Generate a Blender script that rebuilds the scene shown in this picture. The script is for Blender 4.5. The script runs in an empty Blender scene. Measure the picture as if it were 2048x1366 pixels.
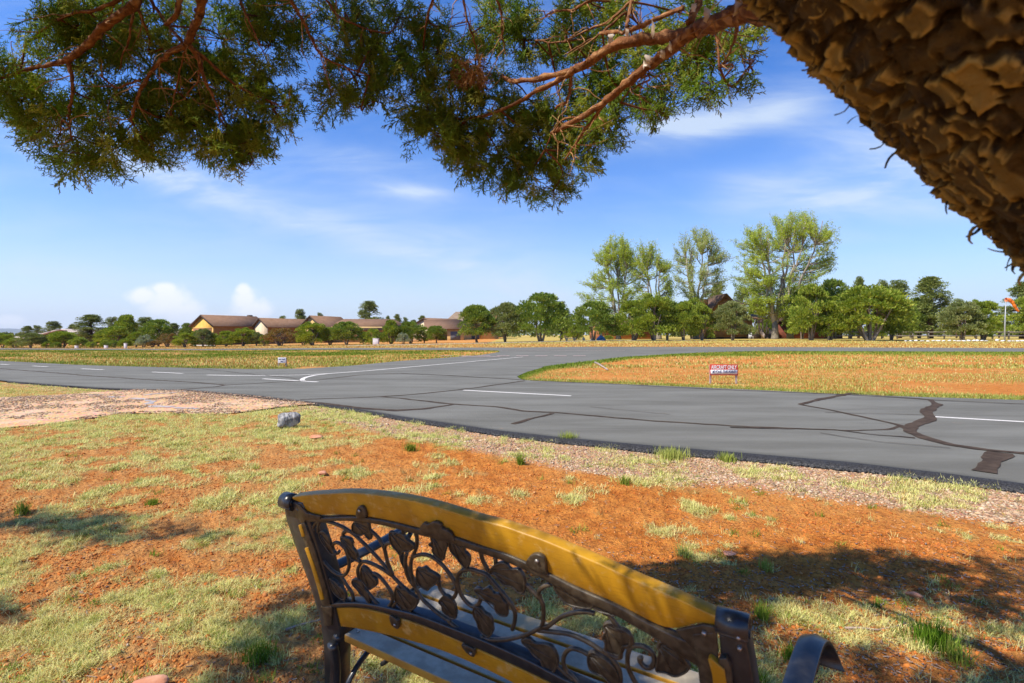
import bpy, math, random
import numpy as np
from mathutils import Vector, Matrix
random.seed(7); RNG = np.random.default_rng(7)
C = bpy.context.scene.collection
SC = bpy.context.scene
PI = math.pi
# ------------------------------------------------------------------ camera
H = 1.35                      # eye height
F = 1024.0                    # focal length in pixels of the 2048 wide picture
HR = 668.0                    # pixel row of the horizon
cam_d = bpy.data.cameras.new('camera'); cam = bpy.data.objects.new('camera', cam_d); C.objects.link(cam)
cam.location = (0, 0, H); cam.rotation_euler = (PI/2, 0, 0)
cam_d.sensor_width = 36; cam_d.lens = 18.0; cam_d.shift_y = -15/2048
cam_d.clip_start = 0.02; cam_d.clip_end = 30000
cam_d.dof.use_dof = True; cam_d.dof.focus_distance = 6.0; cam_d.dof.aperture_fstop = 5.8
SC.camera = cam
# ------------------------------------------------------------------ light
ELEV = math.radians(50); AZ = math.atan2(-0.9, -0.43)
S = Vector((math.sin(AZ)*math.cos(ELEV), math.cos(AZ)*math.cos(ELEV), math.sin(ELEV)))
sun_d = bpy.data.lights.new('sun', 'SUN'); sun_d.energy = 5.0; sun_d.angle = math.radians(0.53); sun_d.color = (1.0, 0.93, 0.82)
sun = bpy.data.objects.new('sun', sun_d); C.objects.link(sun); sun.rotation_euler = S.to_track_quat('Z', 'Y').to_euler(); sun.location = (-20, -10, 30)
W = bpy.data.worlds.new('World'); SC.world = W; W.use_nodes = True
SC.view_settings.view_transform = 'Standard'; SC.view_settings.look = 'None'; SC.view_settings.gamma = 1
SC.view_settings.exposure = 0.48

class NT:
    """small helper to write node trees"""
    def __init__(s, nt): s.t = nt; s.n = nt.nodes; s.l = nt.links
    def new(s, typ, **kw):
        n = s.n.new(typ)
        for k, v in kw.items(): setattr(n, k, v)
        return n
    def set(s, sock, v):
        if isinstance(v, bpy.types.NodeSocket): s.l.new(v, sock)
        elif isinstance(v, (tuple, list)) and len(v) == 3 and sock.type == 'RGBA': sock.default_value = (*v, 1)
        else: sock.default_value = v
    def math(s, op, a, b=0.0, c=None, clamp=False):
        n = s.new('ShaderNodeMath', operation=op); n.use_clamp = clamp
        s.set(n.inputs[0], a); s.set(n.inputs[1], b)
        if c is not None: s.set(n.inputs[2], c)
        return n.outputs[0]
    def mix(s, f, a, b, mode='MIX'):
        n = s.new('ShaderNodeMix', data_type='RGBA', blend_type=mode)
        s.set(n.inputs['Factor'], f); s.set(n.inputs[6], a); s.set(n.inputs[7], b)
        return n.outputs[2]
    def ss(s, x, a, b):
        n = s.new('ShaderNodeMapRange', interpolation_type='SMOOTHSTEP')
        s.set(n.inputs[0], x); n.inputs[1].default_value = a; n.inputs[2].default_value = b
        return n.outputs[0]
    def noise(s, vec, scale, detail=3, rough=.55, dist=0.0, out=0):
        n = s.new('ShaderNodeTexNoise'); s.set(n.inputs['Scale'], scale); n.inputs['Detail'].default_value = detail
        n.inputs['Roughness'].default_value = rough; n.inputs['Distortion'].default_value = dist
        if vec is not None: s.l.new(vec, n.inputs['Vector'])
        return n.outputs[out]
    def mapping(s, vec, scale=(1, 1, 1), rot=(0, 0, 0), loc=(0, 0, 0)):
        n = s.new('ShaderNodeMapping'); s.l.new(vec, n.inputs[0])
        n.inputs['Scale'].default_value = scale; n.inputs['Rotation'].default_value = rot; n.inputs['Location'].default_value = loc
        return n.outputs[0]
    def attr(s, name, out='Fac'):
        return s.new('ShaderNodeAttribute', attribute_name=name).outputs[out]

def build_world():
    t = NT(W.node_tree); t.n.clear()
    sky = t.new('ShaderNodeTexSky'); sky.sky_type = 'NISHITA'; sky.sun_disc = False
    sky.sun_elevation = ELEV; sky.sun_rotation = AZ; sky.altitude = 1500; sky.air_density = 1.15; sky.dust_density = 0.35; sky.ozone_density = 2.2
    tc = t.new('ShaderNodeTexCoord').outputs['Generated']
    sep = t.new('ShaderNodeSeparateXYZ'); t.l.new(tc, sep.inputs[0])
    X, Y, Z = sep.outputs
    # tangent coordinates of the northern half of the sky dome (world directions)
    yy = t.math('MAXIMUM', Y, 0.05)
    u = t.math('DIVIDE', X, yy); v = t.math('DIVIDE', Z, yy)
    front = t.ss(Y, 0.02, 0.2)
    def seg(px0, r0, px1, r1, w, soft=1.0):
        """soft mask of a cirrus band between two sky directions"""
        ax, ay, bx, by = (px0-1024)/F, (HR-r0)/F, (px1-1024)/F, (HR-r1)/F
        dx, dy = bx-ax, by-ay; L = math.hypot(dx, dy); ux, uy = dx/L, dy/L
        du = t.math('SUBTRACT', u, ax); dv = t.math('SUBTRACT', v, ay)
        al = t.math('ADD', t.math('MULTIPLY', du, ux), t.math('MULTIPLY', dv, uy))
        ac = t.math('SUBTRACT', t.math('MULTIPLY', dv, ux), t.math('MULTIPLY', du, uy))
        g = t.math('EXPONENT', t.math('MULTIPLY', t.math('POWER', t.math('ABSOLUTE', t.math('DIVIDE', ac, w/F)), 2.0), -1.0))
        e1 = t.ss(al, -0.10*soft, 0.10*soft); e2 = t.ss(t.math('SUBTRACT', L, al), -0.10*soft, 0.10*soft)
        return t.math('MULTIPLY', g, t.math('MULTIPLY', e1, e2))
    uv = t.new('ShaderNodeCombineXYZ'); t.l.new(u, uv.inputs[0]); t.l.new(v, uv.inputs[1]); uv = uv.outputs[0]
    n1 = t.noise(t.mapping(uv, (2.2, 9, 1), (0, 0, 0.30)), 1.6, 7, .62, .6)
    n2 = t.noise(t.mapping(uv, (1.6, 8, 1), (0, 0, -0.22), (3, 1, 0)), 1.6, 7, .6, .5)
    fine = t.noise(t.mapping(uv, (5, 40, 1), (0, 0, .12)), 1.5, 4, .6, .3)
    s1 = t.ss(n1, .30, .72); s2 = t.ss(n2, .30, .72)
    c = None
    for a, k, nn in [((120, 280, 1150, 610, 30), .9, s1), ((300, 340, 1130, 570, 85), .42, s1), ((0, 530, 420, 575, 30), .55, s1),
                     ((0, 285, 110, 320, 14), .45, s1), ((1240, 285, 1640, 200, 38), .95, s2), ((1300, 270, 1420, 265, 28), .5, s2), ((1450, 400, 2000, 330, 58), .85, s2),
                     ((1600, 300, 2048, 260, 60), .6, s2), ((1650, 400, 1950, 430, 30), .6, s2), ((765, 372, 850, 388, 17), 1.0, s1), ((740, 385, 900, 384, 10), .5, s1),
                     ((620, 310, 800, 325, 25), .55, s1), ((1640, 480, 1740, 478, 14), .6, s2), ((0, 250, 60, 250, 60), .5, s1), ((700, 600, 1150, 620, 26), .45, s1)]:
        m = t.math('MULTIPLY', t.math('MULTIPLY', seg(*a), k), t.math('ADD', t.math('MULTIPLY', nn, .75), .25))
        c = m if c is None else t.math('ADD', c, m)
    c = t.math('MULTIPLY', c, t.math('ADD', t.math('MULTIPLY', fine, .5), .72))
    veil = t.math('MULTIPLY', t.math('MULTIPLY', s1, s2), .22)
    c = t.math('MULTIPLY', t.math('ADD', c, veil), front, clamp=True)
    # two small cumulus heads low in the sky
    edge = t.noise(t.mapping(uv, (1, 1, 1)), 26, 6, .6, .3)
    def puff(px, r, rx, ry):
        a = t.math('DIVIDE', t.math('SUBTRACT', u, (px-1024)/F), rx/F); b = t.math('DIVIDE', t.math('SUBTRACT', v, (HR-r)/F), ry/F)
        return t.math('SUBTRACT', 1.0, t.math('SQRT', t.math('ADD', t.math('MULTIPLY', a, a), t.math('MULTIPLY', b, b))))
    p = None
    for a in [(335, 605, 62, 44), (365, 625, 62, 34), (285, 592, 44, 22), (330, 580, 34, 20), (490, 600, 34, 34), (505, 620, 52, 30), (487, 583, 22, 18), (18, 642, 42, 17), (430, 640, 70, 16)]:
        q = puff(*a); p = q if p is None else t.math('MAXIMUM', p, q)
    cum = t.ss(t.math('ADD', p, t.math('MULTIPLY', t.math('SUBTRACT', edge, .5), .9)), -.02, .62)
    fade = t.ss(v, 0.0, .05)
    cum = t.math('MULTIPLY', t.math('MULTIPLY', cum, front), t.math('ADD', t.math('MULTIPLY', fade, .6), .4))
    hs = t.new('ShaderNodeHueSaturation'); hs.inputs['Hue'].default_value = .505; hs.inputs['Saturation'].default_value = 1.16; hs.inputs['Value'].default_value = 1.0
    t.l.new(sky.outputs[0], hs.inputs['Color'])
    hz = t.math('EXPONENT', t.math('MULTIPLY', t.math('POWER', t.math('MULTIPLY', t.math('ABSOLUTE', Z), 6.6), 1.35), -1.0))
    base = t.mix(1.0, hs.outputs[0], (.58, 1.17, 1.76), 'MULTIPLY')
    col = t.mix(hz, base, (6.9, 7.5, 8.3))
    col = t.mix(t.math('MULTIPLY', c, .78), col, (6.2, 7.2, 8.4))
    col = t.mix(cum, col, (8.9, 9.2, 9.5))
    bg = t.new('ShaderNodeBackground'); t.l.new(col, bg.inputs[0]); bg.inputs[1].default_value = 0.088
    out = t.new('ShaderNodeOutputWorld'); t.l.new(bg.outputs[0], out.inputs[0])
build_world()

# ------------------------------------------------------------------ materials
def base_mat(name):
    m = bpy.data.materials.new(name); m.use_nodes = True
    t = NT(m.node_tree); b = t.n['Principled BSDF']
    return m, t, b
def coords(t, kind='Object'): return t.new('ShaderNodeTexCoord').outputs[kind]
def bump(t, b, h, strength, dist=0.01):
    n = t.new('ShaderNodeBump'); n.inputs['Strength'].default_value = strength; n.inputs['Distance'].default_value = dist
    t.set(n.inputs['Height'], h); t.l.new(n.outputs[0], b.inputs['Normal'])
def simple(name, c1, c2=None, scale=8, rough=.8, metal=0, bmp=0, bdist=.01, stretch=(1, 1, 1), spec=.3, detail=5, lo=.35, hi=.65):
    m, t, b = base_mat(name)
    v = t.mapping(coords(t), stretch)
    n = t.noise(v, scale, detail)
    if c2 is not None: t.set(b.inputs['Base Color'], t.mix(t.ss(n, lo, hi), c1, c2))
    else: t.set(b.inputs['Base Color'], c1)
    b.inputs['Roughness'].default_value = rough; b.inputs['Metallic'].default_value = metal; b.inputs['Specular IOR Level'].default_value = spec
    if bmp: bump(t, b, n, bmp, bdist)
    return m
def leaf_mat(name, c1, c2, c3, transl=.35, nscale=.8, rough=.7, space='Object'):
    m, t, b = base_mat(name); t.n.remove(b)
    r = t.attr('rnd'); n = t.noise(coords(t, space), nscale, 3)
    col = t.mix(t.ss(n, .35, .65), c1, c2)
    col = t.mix(t.ss(r, .55, 1.0), col, c3)
    d = t.new('ShaderNodeBsdfPrincipled'); t.set(d.inputs['Base Color'], col); d.inputs['Roughness'].default_value = rough; d.inputs['Specular IOR Level'].default_value = .25
    tr = t.new('ShaderNodeBsdfTranslucent'); t.set(tr.inputs[0], t.mix(1.0, col, (1.5, 1.5, .75), 'MULTIPLY'))
    mx = t.new('ShaderNodeMixShader'); mx.inputs[0].default_value = transl
    t.l.new(d.outputs[0], mx.inputs[1]); t.l.new(tr.outputs[0], mx.inputs[2])
    t.l.new(mx.outputs[0], t.n['Material Output'].inputs[0])
    return m
M = {}
M['juniper'] = leaf_mat('juniper foliage', (.13, .195, .018), (.24, .305, .026), (.40, .42, .075), .25, .9)
M['juniper_dark'] = leaf_mat('dark juniper foliage', (.10, .17, .022), (.18, .25, .03), (.30, .34, .07), .22, .9)
M['juniper_grey'] = leaf_mat('grey green juniper foliage', (.15, .19, .05), (.23, .26, .08), (.34, .34, .15), .2, .9)
M['silver'] = leaf_mat('silvery shrub leaves', (.22, .26, .15), (.30, .33, .2), (.42, .44, .32), .2, .9)
M['rust'] = leaf_mat('rusty shrub leaves', (.14, .14, .03), (.24, .15, .045), (.30, .13, .05), .22, 1.2)
M['pine'] = leaf_mat('pine needles', (.11, .15, .032), (.18, .215, .042), (.28, .30, .09), .15, .7)
M['cotton'] = leaf_mat('cottonwood leaves', (.28, .37, .025), (.37, .44, .04), (.50, .54, .14), .4, .35)
M['cotton2'] = leaf_mat('pale cottonwood leaves', (.27, .33, .07), (.35, .40, .10), (.52, .55, .26), .4, .35)
M['fg_leaf'] = leaf_mat('juniper sprays', (.19, .30, .035), (.30, .39, .05), (.50, .50, .12), .5, 5.0)
M['fg_dead'] = leaf_mat('dead juniper sprays', (.30, .13, .035), (.36, .17, .05), (.42, .22, .08), .3, 6.0)
M['far_wood'] = leaf_mat('far woodland', (.10, .14, .03), (.15, .18, .04), (.19, .20, .06), .15, .05)

def grass_mat():
    m, t, b = base_mat('grass blades'); t.n.remove(b)
    r = t.attr('rnd'); k = t.attr('kind')
    ramp = t.new('ShaderNodeValToRGB'); t.l.new(k, ramp.inputs[0])
    e = ramp.color_ramp.elements; e[0].position = 0; e[0].color = (.46, .22, .045, 1); e[1].position = 1; e[1].color = (.085, .18, .014, 1)
    for p, c in [(.12, (.50, .36, .10)), (.22, (.92, .84, .38)), (.38, (.70, .72, .22)), (.52, (.46, .48, .12)), (.68, (.31, .38, .06)), (.82, (.19, .29, .03))]:
        q = e.new(p); q.color = (*c, 1)
    col = t.mix(t.math('MULTIPLY', r, .38), ramp.outputs[0], t.mix(1.0, ramp.outputs[0], (.45, .42, .34), 'MULTIPLY'))
    d = t.new('ShaderNodeBsdfDiffuse'); t.l.new(col, d.inputs[0])
    tr = t.new('ShaderNodeBsdfTranslucent'); t.l.new(col, tr.inputs[0])
    mx = t.new('ShaderNodeMixShader'); mx.inputs[0].default_value = .25
    t.l.new(d.outputs[0], mx.inputs[1]); t.l.new(tr.outputs[0], mx.inputs[2]); t.l.new(mx.outputs[0], t.n['Material Output'].inputs[0])
    return m
M['grass'] = grass_mat()

def ground_mat():
    m, t, b = base_mat('red soil and dry turf')
    P = coords(t, 'Object')
    g, gr, gv, far = t.attr('grass'), t.attr('green'), t.attr('gravel'), t.attr('lawn')
    n_big = t.noise(P, .55, 4); n_mid = t.noise(P, 7, 5, .6); n_f = t.noise(P, 42, 5, .62); n_vf = t.noise(P, 190, 3, .6)
    soil = t.mix(t.ss(n_mid, .3, .7), (.49, .145, .022), (.76, .29, .055))
    soil = t.mix(t.math('MULTIPLY', t.ss(n_big, .4, .65), .5), soil, (.74, .36, .10))
    soil = t.mix(t.math('MULTIPLY', t.ss(n_f, .50, .64), .66), soil, (.20, .055, .016))
    soil = t.mix(t.math('MULTIPLY', t.ss(n_vf, .62, .75), .5), soil, (.75, .50, .30))
    dry = t.attr('dry'); soil = t.mix(t.math('MULTIPLY', dry, t.ss(n_mid, .2, .7)), soil, t.mix(t.ss(n_f, .4, .6), (.62, .33, .115), (.36, .17, .06)))
    straw = t.mix(t.ss(n_f, .35, .65), (.40, .25, .075), (.56, .42, .17))
    straw = t.mix(t.math('MULTIPLY', t.ss(n_vf, .5, .7), .5), straw, (.22, .12, .04))
    green = t.mix(t.ss(n_mid, .3, .7), (.34, .33, .05), (.20, .28, .045))
    turf = t.mix(gr, straw, green)
    col = t.mix(t.math('MULTIPLY', g, .42), soil, turf)
    vor = t.new('ShaderNodeTexVoronoi'); vor.inputs['Scale'].default_value = 62; t.l.new(P, vor.inputs['Vector'])
    stone = t.mix(.74, vor.outputs['Color'], (.60, .40, .22)); stone = t.mix(1.0, stone, (.93, .78, .60), 'MULTIPLY')
    col = t.mix(t.math('MULTIPLY', gv, .9), col, stone)
    col = t.mix(far, col, t.mix(n_mid, (.42, .34, .08), (.5, .42, .12)))
    t.set(b.inputs['Base Color'], col); b.inputs['Roughness'].default_value = .95; b.inputs['Specular IOR Level'].default_value = .1
    hh = t.math('ADD', t.math('ADD', n_mid, t.math('MULTIPLY', n_f, .55)), t.math('MULTIPLY', n_vf, .2))
    bump(t, b, hh, 1.0, .06)
    return m
M['ground'] = ground_mat()

def asphalt_mat():
    m, t, b = base_mat('asphalt')
    P = coords(t, 'Object')
    big = t.noise(t.mapping(P, (.35, 1.4, 1), (0, 0, .42)), 1.0, 5, .6); f = t.noise(P, 120, 3, .7); mid = t.noise(P, 2.2, 5, .65)
    col = t.mix(t.ss(big, .3, .7), (.128, .122, .098), (.190, .184, .152))
    col = t.mix(t.math('MULTIPLY', t.ss(f, .45, .7), .45), col, (.22, .21, .195))
    col = t.mix(t.math('MULTIPLY', t.ss(mid, .66, .78), .35), col, (.42, .24, .13))
    st = t.noise(t.mapping(P, (.5, 7, 1), (0, 0, .42)), 1.0, 4, .6); col = t.mix(t.math('MULTIPLY', t.ss(st, .5, .75), .35), col, (.20, .185, .16))
    spk = t.noise(P, 320, 2, .8); col = t.mix(t.math('MULTIPLY', t.ss(spk, .55, .7), .35), col, (.035, .033, .03))
    e = t.attr('edge')
    col = t.mix(e, col, (.028, .027, .027))
    t.set(b.inputs['Base Color'], col); b.inputs['Roughness'].default_value = .9; b.inputs['Specular IOR Level'].default_value = .12
    bump(t, b, t.math('ADD', f, spk), .5, .008)
    return m
M['asphalt'] = asphalt_mat()
M['asphalt_edge'] = simple('crumbled asphalt', (.020, .019, .019), (.062, .060, .060), 90, .9, bmp=1.0, bdist=.02)
M['tar'] = simple('crack sealant', (.050, .033, .021), (.082, .056, .036), 9, .8, spec=.1)
M['line'] = simple('worn road paint', (.72, .68, .60), (.60, .55, .48), 30, .8)
M['line_old'] = simple('faded pink road paint', (.55, .40, .34), (.36, .28, .25), 12, .85)

def gravel_mat():
    m, t, b = base_mat('pink gravel')
    P = coords(t, 'Object')
    vor = t.new('ShaderNodeTexVoronoi'); vor.inputs['Scale'].default_value = 24; t.l.new(P, vor.inputs['Vector'])
    n = t.noise(P, 1.3, 5, .65, .6); n2 = t.noise(P, 30, 4)
    col = t.mix(.74, vor.outputs['Color'], (.66, .43, .23)); col = t.mix(1.0, col, (1.0, .84, .64), 'MULTIPLY')
    col = t.mix(t.math('MULTIPLY', t.ss(n2, .48, .66), .5), col, (.42, .26, .15)); col = t.mix(t.math('MULTIPLY', t.ss(n, .5, .62), .35), col, (.62, .50, .38))
    t.set(b.inputs['Base Color'], col); b.inputs['Roughness'].default_value = .95; b.inputs['Specular IOR Level'].default_value = .1
    bump(t, b, vor.outputs['Distance'], .8, .012)
    return m
M['gravel'] = gravel_mat()
def stone_mat(name, cols, rnd=True):
    m, t, b = base_mat(name)
    r = t.attr('rnd'); ramp = t.new('ShaderNodeValToRGB'); t.l.new(r, ramp.inputs[0]); ramp.color_ramp.interpolation = 'LINEAR'
    e = ramp.color_ramp.elements
    e[0].color = (*cols[0], 1); e[1].color = (*cols[-1], 1)
    for i, c in enumerate(cols[1:-1]): q = e.new((i+1)/(len(cols)-1)); q.color = (*c, 1)
    t.l.new(ramp.outputs[0], b.inputs['Base Color']); b.inputs['Roughness'].default_value = .95; b.inputs['Specular IOR Level'].default_value = .1
    return m
M['stones'] = stone_mat('gravel stones', [(.40, .22, .12), (.56, .37, .22), (.26, .14, .08), (.62, .48, .33), (.40, .29, .17), (.18, .12, .08)])
M['clods'] = stone_mat('soil clods', [(.42, .12, .024), (.58, .20, .045), (.30, .08, .02), (.62, .30, .11)])
M['litter'] = stone_mat('bark litter', [(.34, .26, .20), (.24, .13, .08), (.46, .37, .30), (.16, .08, .05)])

def bark_mat(name, c1, c2, c3, sc=14, stretch=(1, 1, 1), b_=.8):
    m, t, b = base_mat(name)
    P = t.mapping(coords(t), stretch)
    n = t.noise(P, sc, 6, .65, .4); n2 = t.noise(P, sc*4, 4, .6); r = t.attr('rnd')
    col = t.mix(t.ss(n, .35, .65), c1, c2); col = t.mix(t.ss(r, .45, .95), col, c3)
    t.set(b.inputs['Base Color'], col); b.inputs['Roughness'].default_value = .85; b.inputs['Specular IOR Level'].default_value = .25
    bump(t, b, t.math('ADD', n, t.math('MULTIPLY', n2, .4)), b_, .012)
    return m
M['trunk'] = bark_mat('thick scaly bark', (.022, .013, .005), (.085, .052, .013), (.40, .27, .07), 20)
M['limb'] = bark_mat('red stripping bark', (.13, .050, .020), (.27, .11, .040), (.46, .25, .11), 34)
M['peel'] = simple('curl of pale bark', (.62, .50, .40), (.78, .70, .62), 30, .8)
M['far_bark'] = bark_mat('grey brown bark', (.10, .075, .05), (.20, .155, .11), (.28, .23, .18), 4)
M['pale_bark'] = bark_mat('pale cottonwood bark', (.17, .145, .11), (.30, .26, .20), (.42, .37, .30), 3)
M['pine_bark'] = bark_mat('dark pine bark', (.07, .045, .03), (.13, .08, .05), (.16, .10, .07), 4)

def wood_mat():
    m, t, b = base_mat('yellow varnished wood')
    P = coords(t, 'Object')
    n = t.noise(t.mapping(P, (1, 1, 1)), 5, 5, .6); n2 = t.noise(P, 16, 6, .7); gr = t.noise(t.mapping(P, (6, 6, 60)), 5, 3)
    col = t.mix(t.ss(n, .35, .65), (.42, .20, .008), (.56, .29, .014))
    col = t.mix(t.math('MULTIPLY', t.ss(n2, .56, .66), .75), col, (.62, .40, .12))
    n3 = t.noise(P, 46, 5, .7); n4 = t.noise(P, 9, 4, .6)
    col = t.mix(t.math('MULTIPLY', t.ss(n3, .55, .7), .25), col, (.66, .50, .26)); col = t.mix(t.math('MULTIPLY', t.ss(n4, .5, .7), .38), col, (.26, .13, .014))
    col = t.mix(t.math('MULTIPLY', t.ss(gr, .5, .75), .35), col, (.22, .09, .012))
    t.set(b.inputs['Base Color'], col); b.inputs['Roughness'].default_value = .42; b.inputs['Specular IOR Level'].default_value = .45
    bump(t, b, n2, .12, .003)
    return m
M['wood'] = wood_mat()
def slat_mat():
    m, t, b = base_mat('weathered seat slat')
    P = coords(t, 'Object')
    geo = t.new('ShaderNodeNewGeometry'); sp = t.new('ShaderNodeSeparateXYZ'); t.l.new(geo.outputs['True Normal'], sp.inputs[0])
    n = t.noise(P, 12, 6, .7); n2 = t.noise(P, 4, 4)
    top = t.mix(t.ss(n, .35, .65), (.30, .25, .18), (.46, .40, .30)); top = t.mix(t.math('MULTIPLY', t.ss(n2, .52, .66), .6), top, (.52, .36, .14))
    side = t.mix(t.ss(n, .35, .65), (.52, .27, .025), (.40, .19, .02))
    t.set(b.inputs['Base Color'], t.mix(t.ss(sp.outputs[2], .6, .85), side, top)); b.inputs['Roughness'].default_value = .6
    bump(t, b, n, .2, .002)
    return m
M['slat'] = slat_mat()
M['iron'] = simple('painted cast iron', (.036, .026, .016), (.080, .060, .036), 60, .42, metal=.0, bmp=.25, bdist=.002, spec=.5)
M['iron_black'] = simple('glossy black cast iron', (.020, .020, .022), (.035, .034, .034), 50, .30, bmp=.15, bdist=.001, spec=.6)
M['bolt'] = simple('bolt steel', (.45, .43, .40), (.3, .28, .26), 60, .4, metal=.8)
M['rock_grey'] = simple('grey striped rock', (.13, .125, .12), (.42, .40, .37), 9, .9, bmp=.8, bdist=.04, stretch=(3, .7, 1.2))
M['rock_red'] = simple('red sandstone', (.50, .20, .10), (.66, .33, .20), 9, .9, bmp=.5, bdist=.02)
M['rock_white'] = simple('white painted rock', (.78, .76, .73), (.62, .60, .58), 5, .9, bmp=.4, bdist=.03)
M['white'] = simple('white paint', (.78, .77, .75), (.68, .67, .66), 3, .6)
M['red_sign'] = simple('red sign paint', (.62, .055, .03), (.52, .07, .04), 5, .6)
M['sign_white'] = simple('sign white', (.80, .78, .78), (.72, .71, .72), 5, .6)
M['ink'] = simple('dark lettering', (.09, .10, .16), None, 5, .7)
M['ink_white'] = simple('white lettering', (.85, .82, .80), None, 5, .7)
M['post'] = simple('weathered post', (.30, .22, .18), (.44, .35, .30), 10, .8)
M['orange'] = simple('orange windsock cloth', (.85, .25, .03), (.75, .17, .02), 3, .8)
M['blue'] = simple('blue tarpaulin', (.06, .18, .55), (.10, .26, .65), 2, .6)
M['grey_metal'] = simple('galvanised metal', (.36, .38, .38), (.45, .46, .46), 4, .5, metal=.3)
def wall(name, c1, c2, sc=1.5, siding=0, horizontal=True):
    m, t, b = base_mat(name); P = coords(t, 'Object')
    n = t.noise(P, sc, 5); col = t.mix(t.ss(n, .35, .65), c1, c2)
    if siding:
        wv = t.new('ShaderNodeTexWave', wave_type='BANDS', bands_direction='Z', wave_profile='SAW'); wv.inputs['Scale'].default_value = siding; t.l.new(P, wv.inputs['Vector'])
        bump(t, b, wv.outputs[0], .8, .04)
        col = t.mix(t.math('MULTIPLY', t.ss(wv.outputs[0], .86, 1.0), .55), col, (.05, .03, .02))
    t.set(b.inputs['Base Color'], col); b.inputs['Roughness'].default_value = .85; b.inputs['Specular IOR Level'].default_value = .15
    return m
def roofm(name, c1, c2, c3):
    m, t, b = base_mat(name); P = coords(t, 'Object')
    vor = t.new('ShaderNodeTexVoronoi'); vor.inputs['Scale'].default_value = 1; t.l.new(t.mapping(P, (2.2, 2.2, 5.5)), vor.inputs['Vector'])
    sp = t.new('ShaderNodeSeparateColor'); t.l.new(vor.outputs['Color'], sp.inputs[0]); n = t.noise(P, .7, 5)
    col = t.mix(sp.outputs[0], c1, c2); col = t.mix(t.math('MULTIPLY', t.ss(n, .45, .7), .5), col, c3)
    t.set(b.inputs['Base Color'], col); b.inputs['Roughness'].default_value = .9; b.inputs['Specular IOR Level'].default_value = .15
    return m
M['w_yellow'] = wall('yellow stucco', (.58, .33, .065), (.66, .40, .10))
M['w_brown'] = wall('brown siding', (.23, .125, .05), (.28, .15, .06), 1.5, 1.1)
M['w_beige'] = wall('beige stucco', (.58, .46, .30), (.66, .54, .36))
M['w_dark'] = wall('dark brown siding', (.06, .04, .03), (.09, .06, .045), 1.5, 1.0)
M['w_log'] = wall('varnished logs', (.40, .20, .075), (.52, .29, .11), 1.5, .55)
M['w_brick'] = wall('red brown siding', (.40, .16, .075), (.48, .21, .10), 1.5, .8)
M['w_red'] = wall('dark red siding', (.16, .055, .035), (.24, .08, .05), 1.0, .6)
M['w_tan'] = wall('tan stucco', (.50, .33, .13), (.58, .40, .17))
M['r_brown'] = roofm('brown shingles', (.175, .10, .058), (.225, .132, .08), (.20, .118, .072))
M['r_tan'] = roofm('tan shingles', (.21, .15, .10), (.27, .20, .14), (.22, .16, .11))
M['r_grey'] = roofm('pale shingles', (.42, .35, .31), (.50, .42, .37), (.36, .3, .27))
M['r_dark'] = roofm('dark shingles', (.06, .035, .028), (.09, .05, .04), (.07, .045, .04))
M['door_brown'] = wall('brown door', (.26, .125, .075), (.30, .15, .09), 2, 1.6)
M['door_grey'] = wall('grey door', (.11, .12, .13), (.15, .16, .17), 2, 1.6)
M['trim_dark'] = simple('dark trim', (.07, .045, .03), None, 3, .8)
M['trim_yellow'] = simple('yellow trim', (.55, .33, .10), None, 3, .8)
M['glass'] = simple('window glass', (.05, .08, .11), (.12, .17, .2), 1.5, .12, spec=.8)
M['concrete'] = simple('pale concrete', (.58, .52, .42), (.50, .44, .36), 2, .9)
M['rail_wood'] = simple('weathered rail', (.17, .15, .12), (.24, .21, .17), 4, .9)
M['hill'] = simple('wooded hill', (.06, .08, .05), (.09, .10, .07), .004, .95)

# ------------------------------------------------------------------ mesh helpers
def tag(o, label=None, cat=None, group=None, kind=None):
    if label: o['label'] = label
    if cat: o['category'] = cat
    if group: o['group'] = group
    if kind: o['kind'] = kind
    return o
def empty(name, loc, rz=0):
    o = bpy.data.objects.new(name, None); C.objects.link(o); o.location = loc; o.rotation_euler = (0, 0, rz); o.empty_display_size = .2
    return o
def np_mesh(name, V, Fc, mat, parent=None, smooth=False, attrs=None):
    """V (n,3); Fc (m,k) array of equal polygons or a list of arrays"""
    V = np.asarray(V, dtype=np.float32)
    parts = Fc if isinstance(Fc, list) else [Fc]
    parts = [np.asarray(p, dtype=np.int32) for p in parts if len(p)]
    me = bpy.data.meshes.new(name)
    me.vertices.add(len(V)); me.vertices.foreach_set('co', V.ravel())
    nl = sum(p.size for p in parts); npoly = sum(len(p) for p in parts)
    me.loops.add(nl); me.loops.foreach_set('vertex_index', np.concatenate([p.ravel() for p in parts]))
    tot = np.concatenate([np.full(len(p), p.shape[1], np.int32) for p in parts]); st = np.concatenate([[0], np.cumsum(tot)[:-1]]).astype(np.int32)
    me.polygons.add(npoly); me.polygons.foreach_set('loop_start', st); me.polygons.foreach_set('loop_total', tot)
    if smooth: me.polygons.foreach_set('use_smooth', np.ones(npoly, bool))
    if attrs:
        for k, a in attrs.items():
            at = me.attributes.new(k, 'FLOAT', 'POINT'); at.data.foreach_set('value', np.asarray(a, np.float32))
    me.update(calc_edges=True); me.validate()
    me.materials.append(mat)
    o = bpy.data.objects.new(name, me); C.objects.link(o)
    if parent is not None: o.parent = parent
    return o
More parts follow.
